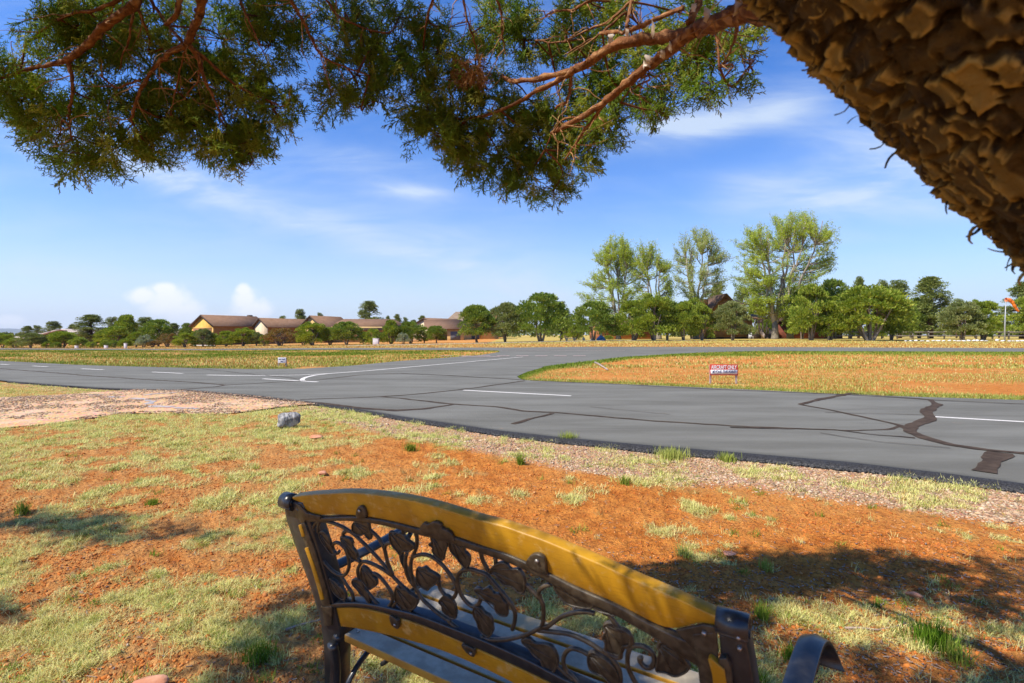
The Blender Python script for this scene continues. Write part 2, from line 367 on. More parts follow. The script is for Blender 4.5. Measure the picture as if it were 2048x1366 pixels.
class MB:
    """collects boxes, prisms and tubes for ONE mesh"""
    def __init__(s): s.V = []; s.Q = []; s.T = []; s.P = []; s.n = 0; s.R = []
    def add(s, V, quads=(), tris=(), polys=(), rnd=.3):
        V = np.asarray(V, float); o = s.n
        s.V.append(V); s.n += len(V); s.R.append(np.full(len(V), rnd))
        s.Q += [[a+o for a in f] for f in quads]; s.T += [[a+o for a in f] for f in tris]; s.P += [[a+o for a in f] for f in polys]
        return s
    def box(s, c, d, rz=0, M3=None):
        x, y, z = [k/2 for k in d]
        V = np.array([[-x, -y, -z], [x, -y, -z], [x, y, -z], [-x, y, -z], [-x, -y, z], [x, -y, z], [x, y, z], [-x, y, z]])
        if rz: cs, sn = math.cos(rz), math.sin(rz); V = V @ np.array([[cs, sn, 0], [-sn, cs, 0], [0, 0, 1]])
        if M3 is not None: V = V @ np.asarray(M3).T
        return s.add(V+np.array(c), [(0, 3, 2, 1), (4, 5, 6, 7), (0, 1, 5, 4), (1, 2, 6, 5), (2, 3, 7, 6), (3, 0, 4, 7)])
    def hexa(s, V): return s.add(V, [(0, 3, 2, 1), (4, 5, 6, 7), (0, 1, 5, 4), (1, 2, 6, 5), (2, 3, 7, 6), (3, 0, 4, 7)])
    def prism(s, pts, off):
        """polygon pts (3D) extruded by vector off"""
        pts = np.asarray(pts, float); n = len(pts); V = np.vstack([pts, pts+np.asarray(off, float)])
        return s.add(V, [(i, (i+1) % n, n+(i+1) % n, n+i) for i in range(n)], polys=[list(range(n))[::-1], [n+i for i in range(n)]])
    def tube(s, pts, rad, k=8, rnd=.3, caps=True, flat=None):
        pts = np.asarray(pts, float); n = len(pts); rad = np.broadcast_to(np.asarray(rad, float), (n,))
        T = np.gradient(pts, axis=0); T /= np.linalg.norm(T, axis=1)[:, None]+1e-12
        ref = np.array([0, 0, 1.0]) if abs(T[0][2]) < .9 else np.array([1.0, 0, 0])
        if flat is not None: ref = np.asarray(flat, float)
        V = []; 
        a = np.cross(T[0], ref); a /= np.linalg.norm(a)
        for i in range(n):
            a = a-T[i]*np.dot(a, T[i]); a /= np.linalg.norm(a)+1e-12; b = np.cross(T[i], a)
            for j in range(k):
                w = 2*PI*j/k; V.append(pts[i]+rad[i]*(a*math.cos(w)+b*math.sin(w)))
        Q = [(i*k+j, i*k+(j+1) % k, (i+1)*k+(j+1) % k, (i+1)*k+j) for i in range(n-1) for j in range(k)]
        P = [list(range(k))[::-1], [(n-1)*k+j for j in range(k)]] if caps else []
        return s.add(V, Q, polys=P, rnd=rnd)
    def build(s, name, mat, parent=None, smooth=False):
        V = np.vstack(s.V); parts = []
        if s.Q: parts.append(np.array(s.Q))
        if s.T: parts.append(np.array(s.T))
        by = {}
        for p in s.P: by.setdefault(len(p), []).append(p)
        parts += [np.array(v) for v in by.values()]
        o = np_mesh(name, V, parts, mat, parent, smooth, {'rnd': np.concatenate(s.R)})
        return o
def bevel(o, w, seg=2):
    m = o.modifiers.new('bevel', 'BEVEL'); m.width = w; m.segments = seg; m.limit_method = 'ANGLE'; m.angle_limit = math.radians(40); return o
def copy_tree(o, parent=None):
    c = o.copy(); C.objects.link(c)
    if parent is not None: c.parent = parent
    for ch in o.children: copy_tree(ch, c)
    return c
# ---- numpy noise
def _hash(ix, iy, s):
    h = (ix.astype(np.int64)*374761393+iy.astype(np.int64)*668265263+s*982451653) & 0x7fffffff
    h = ((h ^ (h >> 13))*1274126177) & 0x7fffffff
    return ((h ^ (h >> 16)) & 0xffff)/65535.0
def vnoise(x, y, s=0):
    ix, iy = np.floor(x), np.floor(y); fx, fy = x-ix, y-iy; fx = fx*fx*(3-2*fx); fy = fy*fy*(3-2*fy)
    a, b, c, d = _hash(ix, iy, s), _hash(ix+1, iy, s), _hash(ix, iy+1, s), _hash(ix+1, iy+1, s)
    return (a*(1-fx)+b*fx)*(1-fy)+(c*(1-fx)+d*fx)*fy
def fbm(x, y, o=4, s=0):
    r = 0; a = .5; t = 0
    for i in range(o): r = r+a*vnoise(x*2**i+i*17.3, y*2**i-i*9.1, s+i); t += a; a *= .5
    return r/t
def sstep(x, a, b): t = np.clip((x-a)/(b-a), 0, 1); return t*t*(3-2*t)

# ------------------------------------------------------------------ terrain
ZU = [-1.6, -1.0, -.6, -.2, .15, .5, 1.6]; ZF = [-.6, -.6, -.53, -.05, .5, .62, .62]
def terr(x, y):
    x = np.asarray(x, float); y = np.asarray(y, float)
    u = x/np.maximum(y, 12.0)
    z = np.interp(u, ZU, ZF)*sstep(y, 22, 75)
    return z
def at(px, Y, z=None):
    x = (px-1024)/F*Y
    return Vector((x, Y, float(terr(x, Y)) if z is None else z))
def hit(px, row):
    """point of the terrain seen at a pixel"""
    dx, dz = (px-1024)/F, (HR-row)/F
    Y = 1.0
    lo = .3
    while Y < 3000:
        if H+dz*Y < float(terr(dx*Y, Y)): break
        lo = Y; Y *= 1.01
    hi = Y
    for _ in range(30):
        m = (lo+hi)/2
        if H+dz*m < float(terr(dx*m, m)): hi = m
        else: lo = m
    return np.array([dx*hi, hi, float(terr(dx*hi, hi))])
def hts(row, Y): return H+(HR-row)/F*Y      # height of a pixel row at depth Y

near_px = [(-60, 757), (0, 764), (100, 772), (200, 779), (275, 782), (370, 783), (512, 795), (600, 806), (700, 820), (800, 838), (900, 853), (1000, 868), (1120, 882), (1300, 899), (1500, 916), (1700, 934), (1900, 958), (2048, 978), (2200, 1003)]
farL_px = [(-60, 720), (0, 723), (170, 732), (400, 738), (512, 740), (600, 739), (700, 733), (800, 723), (870, 718), (960, 711), (1000, 704.5)]
farR_px = [(1400, 706), (1330, 710), (1250, 715), (1150, 727), (1090, 735), (1050, 747), (1030, 757), (1060, 763), (1300, 773), (1500, 782), (1700, 792), (1900, 799), (2048, 803), (2200, 809)]
NE = np.array([hit(*p) for p in near_px]); FL = np.array([hit(*p) for p in farL_px]); FR = np.array([hit(*p) for p in farR_px])
NE = np.vstack([[-60, NE[0][1]+14, 0], [-30, NE[0][1]+5.5, 0], NE, NE[-1]+[6, -3.4, 0], NE[-1]+[30, -17, 0]])
def roadnear(x): return np.interp(x, NE[:, 0], NE[:, 1])
FRm = FR[7:]; FRm = np.vstack([FRm, FRm[-1]+[6, -3.0, 0], FRm[-1]+[30, -15, 0]])
FLm = np.vstack([[-80, FL[0][1]+18, 0], [-45, FL[0][1]+7, 0], FL[:6]])
def roadfar(x): return np.interp(x, np.concatenate([FLm[:, 0], FRm[:, 0]]), np.concatenate([FLm[:, 1], FRm[:, 1]]))
def taxi_far(x): return np.interp(x, [-120, -62, -28, 0, 42, 130], [84, 66, 57, 45.5, 41, 34.5])
def taxi_near(x): return np.interp(x, [-120, -55, -26, -2, 0, 14, 35, 130], [75, 57.5, 50.5, 40, 38.5, 36.5, 35, 29])

def masks(x, y):
    """grass, green, gravel, lawn amounts on the ground at x, y"""
    rn, rf = roadnear(x), roadfar(x)
    u = x/np.maximum(y, .5)
    n1 = fbm(x*.9+3, y*.9, 4, 11); n2 = fbm(x*2.6, y*2.6+5, 4, 21); n3 = fbm(x*.25, y*.6, 4, 31)
    d = rn-y                                                # distance in front of the near road edge
    fore = y < rn
    verge_w = np.interp(x, [-12, -4, 0, 2, 4, 8], [.6, .8, 1.2, 1.25, 1.3, 2.0])+.5*(n1-.5)
    gravel = np.where(fore, sstep(verge_w+.25-d, 0, .35), 0)*np.interp(x, [-7, -3.4, -2.4], [.4, .9, 1])
    left = sstep(-.02-u-.25*(n1-.5), 0, .5)                 # more turf on the left
    gthr = np.interp(left, [0, 1], [.60, .472])
    gthr = np.where(y > 6.2, gthr-.085*left, gthr)+.03*sstep(3.4-y, 0, .8)*(x < -.9)
    n4 = fbm(x*7+2, y*7, 3, 27)
    grass = sstep(n2*.5+n1*.2+n4*.3, gthr-.02, gthr+.045)
    grass = np.maximum(grass, np.where(fore, sstep(n2, .36, .6)*sstep(verge_w+.45-d, 0, .25)*.75, 0))
    near_dark = sstep(3.0-y, 0, .6)*sstep(x, -1.3, -.2)
    grass = np.maximum(grass, near_dark*sstep(n2, .47, .6)*np.interp(x, [1, 2.4], [1, .35]))
    green = sstep(n1, .58, .85)*.25+np.where(fore & (d < verge_w+.5) & (x < 1), .38, 0)
    green = np.maximum(green, np.where(fore & (x < -2.2), .32*sstep(y, 5, 7.5), 0))
    # island between the two roads
    isl = (y > rf) & (y < taxi_near(x)+3)
    e = sstep(2.0-(y-rf), 0, 1.6); e2 = np.where(x < 0, sstep(y, 24, 34)*(.2+.75*sstep(n3, .4, .6)), sstep(taxi_near(x)-y, 10, 0.5))
    mid = sstep(n3*.6+n2*.4, .30, .62)
    leftisl = x < 0
    g_isl = np.where(leftisl, .45+.3*mid, .12+.45*mid); g_isl = np.maximum(g_isl, np.maximum(e*.9, e2*.98))
    gr_isl = np.where(leftisl, .06+.8*e2+.35*sstep(n3, .55, .7), .05+.75*e2+.15*sstep(n3, .5, .7))+.3*e
    conn = sstep(3.6-np.abs(y-np.interp(x, [FR[6][0], FR[5][0], FR[4][0], FR[3][0], FR[2][0], FR[1][0]], [FR[6][1], FR[5][1], FR[4][1], FR[3][1], FR[2][1], FR[1][1]])), 0, 3)*(x > FR[6][0])*(x < FR[0][0]*1.2)
    gr_isl = np.clip(np.maximum(gr_isl, conn*.9), 0, 1); g_isl = np.maximum(g_isl, conn)
    grass = np.where(isl, g_isl, grass); green = np.where(isl, gr_isl, green)
    beyond = y > taxi_far(x)-2
    grass = np.where(beyond, .50+.2*n3, grass); green = np.where(beyond, .02+.12*sstep(n3, .5, .7), green)
    lawn = np.where((y > taxi_far(x)+11) & (x > -3), 1.0, 0)*.8
    gravel = np.where(isl | beyond, 0, gravel)
    return np.clip(grass, 0, 1), np.clip(green, 0, 1), np.clip(gravel, 0, 1), lawn

drive_px = [(-40, 800), (0, 797), (100, 793), (200, 786), (275, 781), (370, 782), (512, 794), (600, 805), (640, 811), (600, 812), (540, 817), (470, 826), (420, 829), (350, 828), (280, 826), (200, 834), (100, 848), (0, 857), (-40, 862)]
DR = np.array([hit(*p)[:2] for p in drive_px])
DR = np.vstack([DR, DR[-1]+[-30, -6.0], DR[0]+[-30, -2.0]])
def inpoly(x, y, poly):
    r = np.zeros(np.shape(x), bool); n = len(poly)
    for i in range(n):
        x0, y0 = poly[i]; x1, y1 = poly[(i+1) % n]
        c = ((y0 > y) != (y1 > y)) & (x < (x1-x0)*(y-y0)/((y1-y0) if y1 != y0 else 1e-9)+x0); r ^= c
    return r
def micro(x, y):
    """lumps of the loose soil"""
    d = roadnear(x)-y
    amp = sstep(d, .05, .6)*sstep(14-y, 0, 5)
    return amp*((fbm(x*9, y*9, 3, 5)-.5)*.035+(fbm(x*26, y*26, 3, 9)-.5)*.022+(fbm(x*1.3, y*1.3, 2, 2)-.5)*.05)-.012*amp

def build_ground():
    A = np.concatenate([np.radians(np.linspace(-50, 50, 941)), np.radians(np.linspace(50, 310, 110)[1:-1])])
    R = np.concatenate([np.linspace(.02, 1.3, 24)[:-1], 1.3*1.0105**np.arange(0, 375)]); R = np.concatenate([R, R[-1]*1.09**np.arange(1, 62)])
    a, r = np.meshgrid(A, R); x = r*np.sin(a); y = r*np.cos(a)
    z = terr(x, y)+np.where(y > 0, micro(x, y), 0)-np.where(r > 400, (r-400)*.002, 0)
    # lower the soil a little under the roads
    nr, na = a.shape; V = np.stack([x, y, z], -1).reshape(-1, 3)
    i = np.arange(nr-1)[:, None]; j = np.arange(na)[None, :]; j2 = (j+1) % na
    Q = np.stack([(i*na+j), (i*na+j2), ((i+1)*na+j2), ((i+1)*na+j)], -1).reshape(-1, 4)[:, ::-1]
    g, gr, gv, lw = masks(V[:, 0], V[:, 1])
    o = np_mesh('ground', V, Q, M['ground'], None, True, {'grass': g, 'green': gr, 'gravel': gv, 'lawn': lw, 'dry': .75*sstep(-.05-V[:, 0]/np.maximum(V[:, 1], .5), 0, .45)+.35*sstep(2.9-V[:, 1], 0, .5)})
    tag(o, 'red soil ground with dry turf', 'ground', kind='structure')
build_ground()

# ------------------------------------------------------------------ roads
def strip(name, A, B, n, mat, lift, label, edge=None, kind='structure', sub=6):
    """sheet between two polylines of equal length, draped on the terrain"""
    def res(P, m):
        P = np.asarray(P)[:, :2]; d = np.concatenate([[0], np.cumsum(np.linalg.norm(np.diff(P, axis=0), axis=1))]); s = np.linspace(0, d[-1], m)
        return np.stack([np.interp(s, d, P[:, 0]), np.interp(s, d, P[:, 1])], 1)
    return None
def sheet(name, fa, fb, xs, m, mat, lift, label, cat, edgefn=None, wob=0.0):
    V = []; E = []
    for i, x in enumerate(xs):
        a, b = fa(x), fb(x)
        a += wob*(random.random()-.5)
        for k in range(m+1):
            t = k/m; y = a+(b-a)*t; V.append([x, y, float(terr(x, y))+lift]); E.append(edgefn(x, y) if edgefn else 0)
    w = m+1
    Q = [(i*w+k, (i+1)*w+k, (i+1)*w+k+1, i*w+k+1) for i in range(len(xs)-1) for k in range(m)]
    o = np_mesh(name, V, np.array(Q), mat, None, True, {'edge': E}); tag(o, label, cat, kind='structure'); return o
xs = np.concatenate([np.linspace(-60, -14, 30), np.arange(-13.9, 5.5, .06), np.linspace(6, 32, 30)])
def eg(x, y): return float(np.clip(1-(y-roadnear(x))/.22, 0, 1))**1.5*.9
V = []; E = []; ts = np.concatenate([[0, .012, .03, .06], np.linspace(.1, 1, 22)])
for x in xs:
    a, b = float(roadnear(x))+.10*(vnoise(np.array(x*3.0), np.array(.5), 3)-.5)+.03*(random.random()-.5), float(roadfar(x))
    for t_ in ts:
        y = a+(b-a)*t_; V.append([x, y, float(terr(x, y))+.034]); E.append(eg(x, y))
w = len(ts); Q = [(i*w+k, (i+1)*w+k, (i+1)*w+k+1, i*w+k+1) for i in range(len(xs)-1) for k in range(w-1)]
road = np_mesh('road', V, np.array(Q), M['asphalt'], None, True, {'edge': E}); tag(road, 'grey asphalt road crossing the picture', 'road', kind='structure')
# crumbled black lip of the near edge
V = []; R_ = []
xl = np.arange(-14, 7, .018); prof = [(.05, .036), (0, .037), (-.03, .034), (-.07, .024), (-.11, .012), (-.15, .002), (-.19, -.02)]
for i, x in enumerate(xl):
    wd = float(np.interp(x, [-8, -3.6, -1, 2, 5], [.25, .4, 1.0, 1.25, 1.45]))
    yn = float(roadnear(x))
    for (dy, zz) in prof:
        q = dy*wd+(.03*(random.random()-.5) if dy < .04 else 0)+.05*(float(vnoise(np.array(x*5.), np.array(dy*20), 4))-.5)*(dy < 0)
        V.append([x, yn+q, float(terr(x, yn))+zz+(.014*(random.random()-.4) if dy < 0 else .002)])
w = len(prof); Q = [(i*w+k+1, (i+1)*w+k+1, (i+1)*w+k, i*w+k) for i in range(len(xl)-1) for k in range(w-1)]
o = np_mesh('road_edge', V, np.array(Q), M['asphalt_edge'], None, False); tag(o, 'crumbled black edge of the asphalt road', 'road edge', kind='structure')
# connector between road and taxiway: triangulated between its two borders
def resample(P, m):
    P = np.asarray(P, float)[:, :2]; d = np.concatenate([[0], np.cumsum(np.linalg.norm(np.diff(P, axis=0), axis=1))]); s = np.linspace(0, d[-1], m)
    return np.stack([np.interp(s, d, P[:, 0]), np.interp(s, d, P[:, 1])], 1)
Lb = resample(np.vstack([FL[5:], [[-1.2, 41, 0]]]), 40); Rb = resample(np.vstack([FR[7:8]-[0, .3, 0], FR[6:7], FR[5::-1], [[21, 37.5, 0]]]), 40)
Lb[0] = [FL[5][0], roadfar(FL[5][0])-.3]
V = []; mm = 14
for a, b in zip(Lb, Rb):
    for k in range(mm+1):
        p = a+(b-a)*k/mm; V.append([p[0], p[1], float(terr(*p))+.030])
Q = [(i*(mm+1)+k, i*(mm+1)+k+1, (i+1)*(mm+1)+k+1, (i+1)*(mm+1)+k) for i in range(39) for k in range(mm)]
o = np_mesh('connecting_road', V, np.array(Q), M['asphalt'], None, True, {'edge': np.zeros(len(V))}); tag(o, 'asphalt link between the road and the runway', 'road', kind='structure')
xs2 = np.linspace(-118, 128, 200)
sheet('runway', lambda x: float(taxi_near(x)), lambda x: float(taxi_far(x)), xs2, 8, M['asphalt'], .04, 'narrow asphalt runway behind the grass island', 'runway')
# gravel driveway
def fan(name, poly, mat, lift, n=60):
    xs = np.linspace(poly[:, 0].min(), poly[:, 0].max(), n); 
    return xs
dtop = np.vstack([DR[-1:], DR[:9]]); dbot = np.vstack([DR[-2:-1], DR[-3:8:-1]])
top_ = resample(dtop, 160); bot_ = resample(dbot, 160); V = []
for a, b in zip(top_, bot_):
    for k in range(13):
        p = a+(b-a)*k/12; V.append([p[0], p[1]+(.06*(random.random()-.5) if k == 12 else 0), float(terr(*p))+.026-(.02 if k in (12,) else 0)])
Q = [(i*13+k, i*13+k+1, (i+1)*13+k+1, (i+1)*13+k)[::-1] for i in range(159) for k in range(12)]
o = np_mesh('driveway', V, np.array(Q), M['gravel'], None, True); tag(o, 'pink gravel driveway meeting the road', 'driveway', kind='structure')

def ribbon(pts, wpx, lift, jit=0.0, widths=None):
    """flat strip on the ground from pixel polyline"""
    P = np.array([hit(*p)[:2] for p in pts]); 
    seg = np.concatenate([[0], np.cumsum(np.linalg.norm(np.diff(P, axis=0), axis=1))]); n = max(2, int(seg[-1]/.12)+1); s = np.linspace(0, seg[-1], n)
    ww = np.interp(s, seg, widths if widths is not None else [wpx]*len(P))*(.78 if jit == .07 else 1)
    xy = np.stack([np.interp(s, seg, P[:, 0]), np.interp(s, seg, P[:, 1])], 1)
    if jit and n > 4:
        xy[1:-1] += np.stack([(fbm(s*1.7+pts[0][0], s*0+i*5, 3, 8)-.5)*jit for i in range(2)], 1)[1:-1]
    T = np.gradient(xy, axis=0); T /= np.linalg.norm(T, axis=1)[:, None]+1e-9; N = np.stack([-T[:, 1], T[:, 0]], 1)
    if jit: ww = ww*(.45+.75*fbm(s*5+7, s*0, 3, 3))
    if jit and n > 8: xy[1:-1] += ((fbm(s*9+pts[0][0], s*0+3, 2, 12)-.5)*jit*.6)[1:-1, None]*np.array([.3, 1])
    V = []
    for i in range(n):
        for sg in (-.5, .5): q = xy[i]+N[i]*ww[i]*sg; V.append([q[0], q[1], float(terr(*q))+lift])
    return V, [(2*i, 2*i+1, 2*i+3, 2*i+2) for i in range(n-1)]
def rib_obj(name, lst, mat, lift, label, cat, jit=0, group=None):
    mb = MB()
    for li, (pts, w) in enumerate(lst):
        V, Q = ribbon(pts, w if not isinstance(w, list) else 0, lift+li*.0005, jit, w if isinstance(w, list) else None); mb.add(V, Q)
    o = mb.build(name, mat); tag(o, label, cat, group, 'structure'); return o
# painted lines
dashes = [[(0, 730), (18, 731)], [(65, 733.5), (95, 735)], [(163, 739.3), (207, 741.3)], [(304, 746), (366, 749)], [(927, 783.5), (1142, 795)], [(1868, 838), (2048, 848.5), (2150, 854)]]
rib_obj('road_marking', [(d, .11) for d in dashes], M['line'], .0355, 'broken white centre line of the road', 'road marking')
rib_obj('road_marking', [([(414, 752), (470, 753.4), (540, 753.2), (600, 752), (660, 749)], .12), ([(526, 760), (580, 763), (635, 766.3)], .13),
                         ([(608, 765), (604, 762), (606, 759.5), (613, 756.5), (630, 752.5), (660, 749), (735, 743.5), (800, 737.5), (872, 731), (960, 723), (1046, 715)], .13)], M['line'], .0358, 'curved white line turning off toward the runway', 'road marking')
rib_obj('road_marking', [([(880+i*38, 713.2), (905+i*38, 713.2)], .5) for i in range(8)]+[([(925, 715.5), (1000, 715.2)], .35), ([(905, 702.5), (1250, 702.8)], .15)], M['line_old'], .046, 'faded pinkish hold line across the link road', 'road marking')
cr = [([(0, 739), (100, 747), (170, 753), (300, 762), (400, 768), (450, 773)], .14), ([(360, 782), (430, 777), (450, 773), (570, 766), (640, 762), (720, 752), (800, 749), (900, 753), (960, 757), (1050, 762)], .12),
      ([(370, 784), (500, 796.5), (600, 806), (640, 810), (730, 821), (790, 825), (850, 822), (905, 813)], [.10, .13, .16, .2, .22, .25, .2, .1]),
      ([(600, 803), (700, 799), (760, 797), (800, 800), (905, 812), (1000, 818), (1050, 827), (1120, 830), (1300, 846), (1500, 859), (1700, 866), (1780, 864), (1800, 857)], [.08, .1, .1, .12, .14, .12, .16, .13, .11, .1, .09, .08, .08]),
      ([(760, 797), (850, 790), (950, 779), (1050, 764)], .12), ([(1025, 853), (1060, 843), (1105, 831)], .12),
      ([(1600, 813), (1640, 802), (1680, 794), (1705, 789)], [.12, .22, .22, .18]), ([(1600, 813), (1680, 828), (1740, 842), (1800, 856), (1815, 866)], [.1, .12, .12, .12, .16]),
      ([(1700, 790), (1800, 798), (1860, 803), (1872, 812), (1852, 828), (1862, 842), (1825, 856), (1818, 868), (1850, 882), (1900, 896), (1980, 907), (2048, 913), (2150, 920)], [.1, .08, .14, .22, .25, .26, .26, .24, .22, .2, .16, .16, .16]),
      ([(2000, 912), (1985, 930), (1968, 952)], [.3, .3, .26]), ([(1460, 860), (1680, 866), (1740, 874), (1830, 882)], .07), ([(1060, 763.5), (1300, 775), (1480, 784), (1700, 793), (1900, 806), (2048, 812)], .09),
      ([(1650, 829), (1850, 835)], .04), ([(1180, 818), (1340, 834)], .025), ([(360, 735), (480, 748), (600, 760)], .05), ([(1640, 872), (1760, 890), (1900, 903)], .03)]
rib_obj('crack_sealant', cr, M['tar'], .0375, 'brown tar sealing snaking along cracks in the asphalt', 'tar', jit=.07)
rib_obj('asphalt_patch', [([(180, 792), (205, 793)], .16), ([(215, 796), (245, 797)], .2), ([(262, 799), (290, 803), (300, 811)], .16), ([(310, 814), (345, 817)], .22), ([(350, 818), (395, 821)], .12), ([(290, 793), (340, 789), (372, 784)], .12)], simple('thin grey asphalt', (.30, .29, .29), (.52, .40, .32), 9, .9), .030, 'worn grey asphalt patches in the gravel driveway', 'asphalt patch', jit=.3)

# ------------------------------------------------------------------ scattered ground cover (uncountable)
def rotm(n, tilt=0.35):
    a = RNG.uniform(0, 2*PI, n); return a
ICO = np.array([[0, 0, 1], [.89, 0, .45], [.28, .85, .45], [-.72, .53, .45], [-.72, -.53, .45], [.28, -.85, .45], [.72, .53, -.45], [-.28, .85, -.45], [-.89, 0, -.45], [-.28, -.85, -.45], [.72, -.53, -.45], [0, 0, -1]])
ICF = np.array([[0, 1, 2], [0, 2, 3], [0, 3, 4], [0, 4, 5], [0, 5, 1], [1, 6, 2], [2, 7, 3], [3, 8, 4], [4, 9, 5], [5, 10, 1], [6, 7, 2], [7, 8, 3], [8, 9, 4], [9, 10, 5], [10, 6, 1], [6, 11, 7], [7, 11, 8], [8, 11, 9], [9, 11, 10], [10, 11, 6]])
def scatter_pts(n, x0, x1, y0, y1, fn, power=1.0):
    """random points weighted towards the camera, kept with probability fn"""
    out = []
    got = 0
    while got < n:
        y = y0*(y1/y0)**(RNG.uniform(0, 1, 4*n)**power); u = RNG.uniform(x0, x1, 4*n); x = u*y
        k = RNG.uniform(0, 1, 4*n) < fn(x, y); out.append(np.stack([x[k], y[k]], 1)); got += k.sum()
        if k.sum() == 0: break
    return np.concatenate(out)[:n]
def stones(name, pts, size, mat, label, cat, flat=.6, lift=0.0, wide=False):
    n = len(pts); a = RNG.uniform(0, 2*PI, n)
    sz = size(n)[:, None, None]
    V = ICO[None]*RNG.uniform(.65, 1.25, (n, 12, 3))*np.array([1, .75, flat])*sz
    c, s = np.cos(a)[:, None], np.sin(a)[:, None]
    X = V[:, :, 0]*c-V[:, :, 1]*s; Y = V[:, :, 0]*s+V[:, :, 1]*c
    z = terr(pts[:, 0], pts[:, 1])+micro(pts[:, 0], pts[:, 1])+lift
    W_ = np.stack([X+pts[:, :1], Y+pts[:, 1:2], V[:, :, 2]+z[:, None]], -1).reshape(-1, 3)
    Fs = (ICF[None]+(np.arange(n)*12)[:, None, None]).reshape(-1, 3)
    o = np_mesh(name, W_, Fs, mat, None, False, {'rnd': np.repeat(RNG.uniform(0, 1, n), 12)}); tag(o, label, cat, kind='stuff'); return o
def indrive(x, y): return inpoly(x, y, DR)
stones('gravel_stones', scatter_pts(15000, -1.2, 1.15, 3.4, 14, lambda x, y: masks(x, y)[2]*.9*(y < roadnear(x)-.12)*(~indrive(x, y))*np.interp(x/y, [-1, -.3], [.5, 1])), lambda n: RNG.uniform(.006, .017, n)*(1+.8*(RNG.uniform(0, 1, n) > .93)), M['stones'], 'loose pinkish gravel stones along the road verge', 'gravel', .55)
stones('driveway_stones', scatter_pts(15000, -1.15, -.3, 8, 15, lambda x, y: 1.0*indrive(x, y)), lambda n: RNG.uniform(.010, .024, n), M['stones'], 'loose stones on the pink gravel driveway', 'gravel', .5, .032)
stones('soil_clods', scatter_pts(50000, -1.15, 1.15, 1.5, 8, lambda x, y: (1-masks(x, y)[2])*(y < roadnear(x)-.9)*(.25+.75*sstep(fbm(x*2.2, y*2.2, 3, 77), .4, .62))), lambda n: RNG.uniform(.003, .0095, n)*(1+1.0*(RNG.uniform(0, 1, n) > .97)), M['clods'], 'crumbs of red soil', 'soil', .75)
M['crumbs'] = stone_mat('asphalt crumbs', [(.02, .02, .02), (.06, .058, .056), (.10, .095, .09)])
stones('asphalt_crumbs', scatter_pts(9000, -1.0, 1.15, 3.4, 11, lambda x, y: ((roadnear(x)-y < .17*np.interp(x, [-8, -3.6, -1, 2, 5], [.4, .5, 1.0, 1.25, 1.45])) & (y < roadnear(x)+.07))*1.0), lambda n: RNG.uniform(.008, .022, n), M['crumbs'], 'black crumbs along the broken asphalt edge', 'asphalt crumbs', .7, .012)
# bark litter and straw bits
def sticks(n, x0, x1, y0, y1, L, Wd, mat, name, label, cat, fn, lift=.004):
    p = scatter_pts(n, x0, x1, y0, y1, fn); n = len(p); a = RNG.uniform(0, 2*PI, n); l = RNG.uniform(*L, n)/2; w = RNG.uniform(*Wd, n)/2
    z = terr(p[:, 0], p[:, 1])+micro(p[:, 0], p[:, 1])+lift; tl = RNG.uniform(-.25, .25, n)
    d = np.stack([np.cos(a), np.sin(a), tl], 1)*l[:, None]; q = np.stack([-np.sin(a), np.cos(a), RNG.uniform(-.3, .3, n)], 1)*w[:, None]; up = np.array([0, 0, 1])*w[:, None]*.7
    c = np.stack([p[:, 0], p[:, 1], z], 1)
    V = np.stack([c-d-q, c-d+q, c-d+up, c+d-q, c+d+q, c+d+up], 1).reshape(-1, 3)
    Q = (np.array([[0, 1, 4, 3], [1, 2, 5, 4], [2, 0, 3, 5]])[None]+(np.arange(n)*6)[:, None, None]).reshape(-1, 4)
    o = np_mesh(name, V, Q, mat, None, False, {'rnd': np.repeat(RNG.uniform(0, 1, n), 6)}); tag(o, label, cat, kind='stuff')
sticks(6500, -.9, 1.15, 1.5, 3.7, (.006, .024), (.003, .009), M['litter'], 'bark_litter', 'scraps of bark and twigs littering the shaded soil', 'litter', lambda x, y: (.12+.88*sstep(3.3-y, 0, .5)*sstep(x, -1.2, .2)))
sticks(1500, -1.1, 1.15, 1.6, 7, (.015, .05), (.002, .005), M['litter'], 'straw_bits', 'pale bits of straw lying on the red soil', 'litter', lambda x, y: (y < roadnear(x)-.3)*1.0)

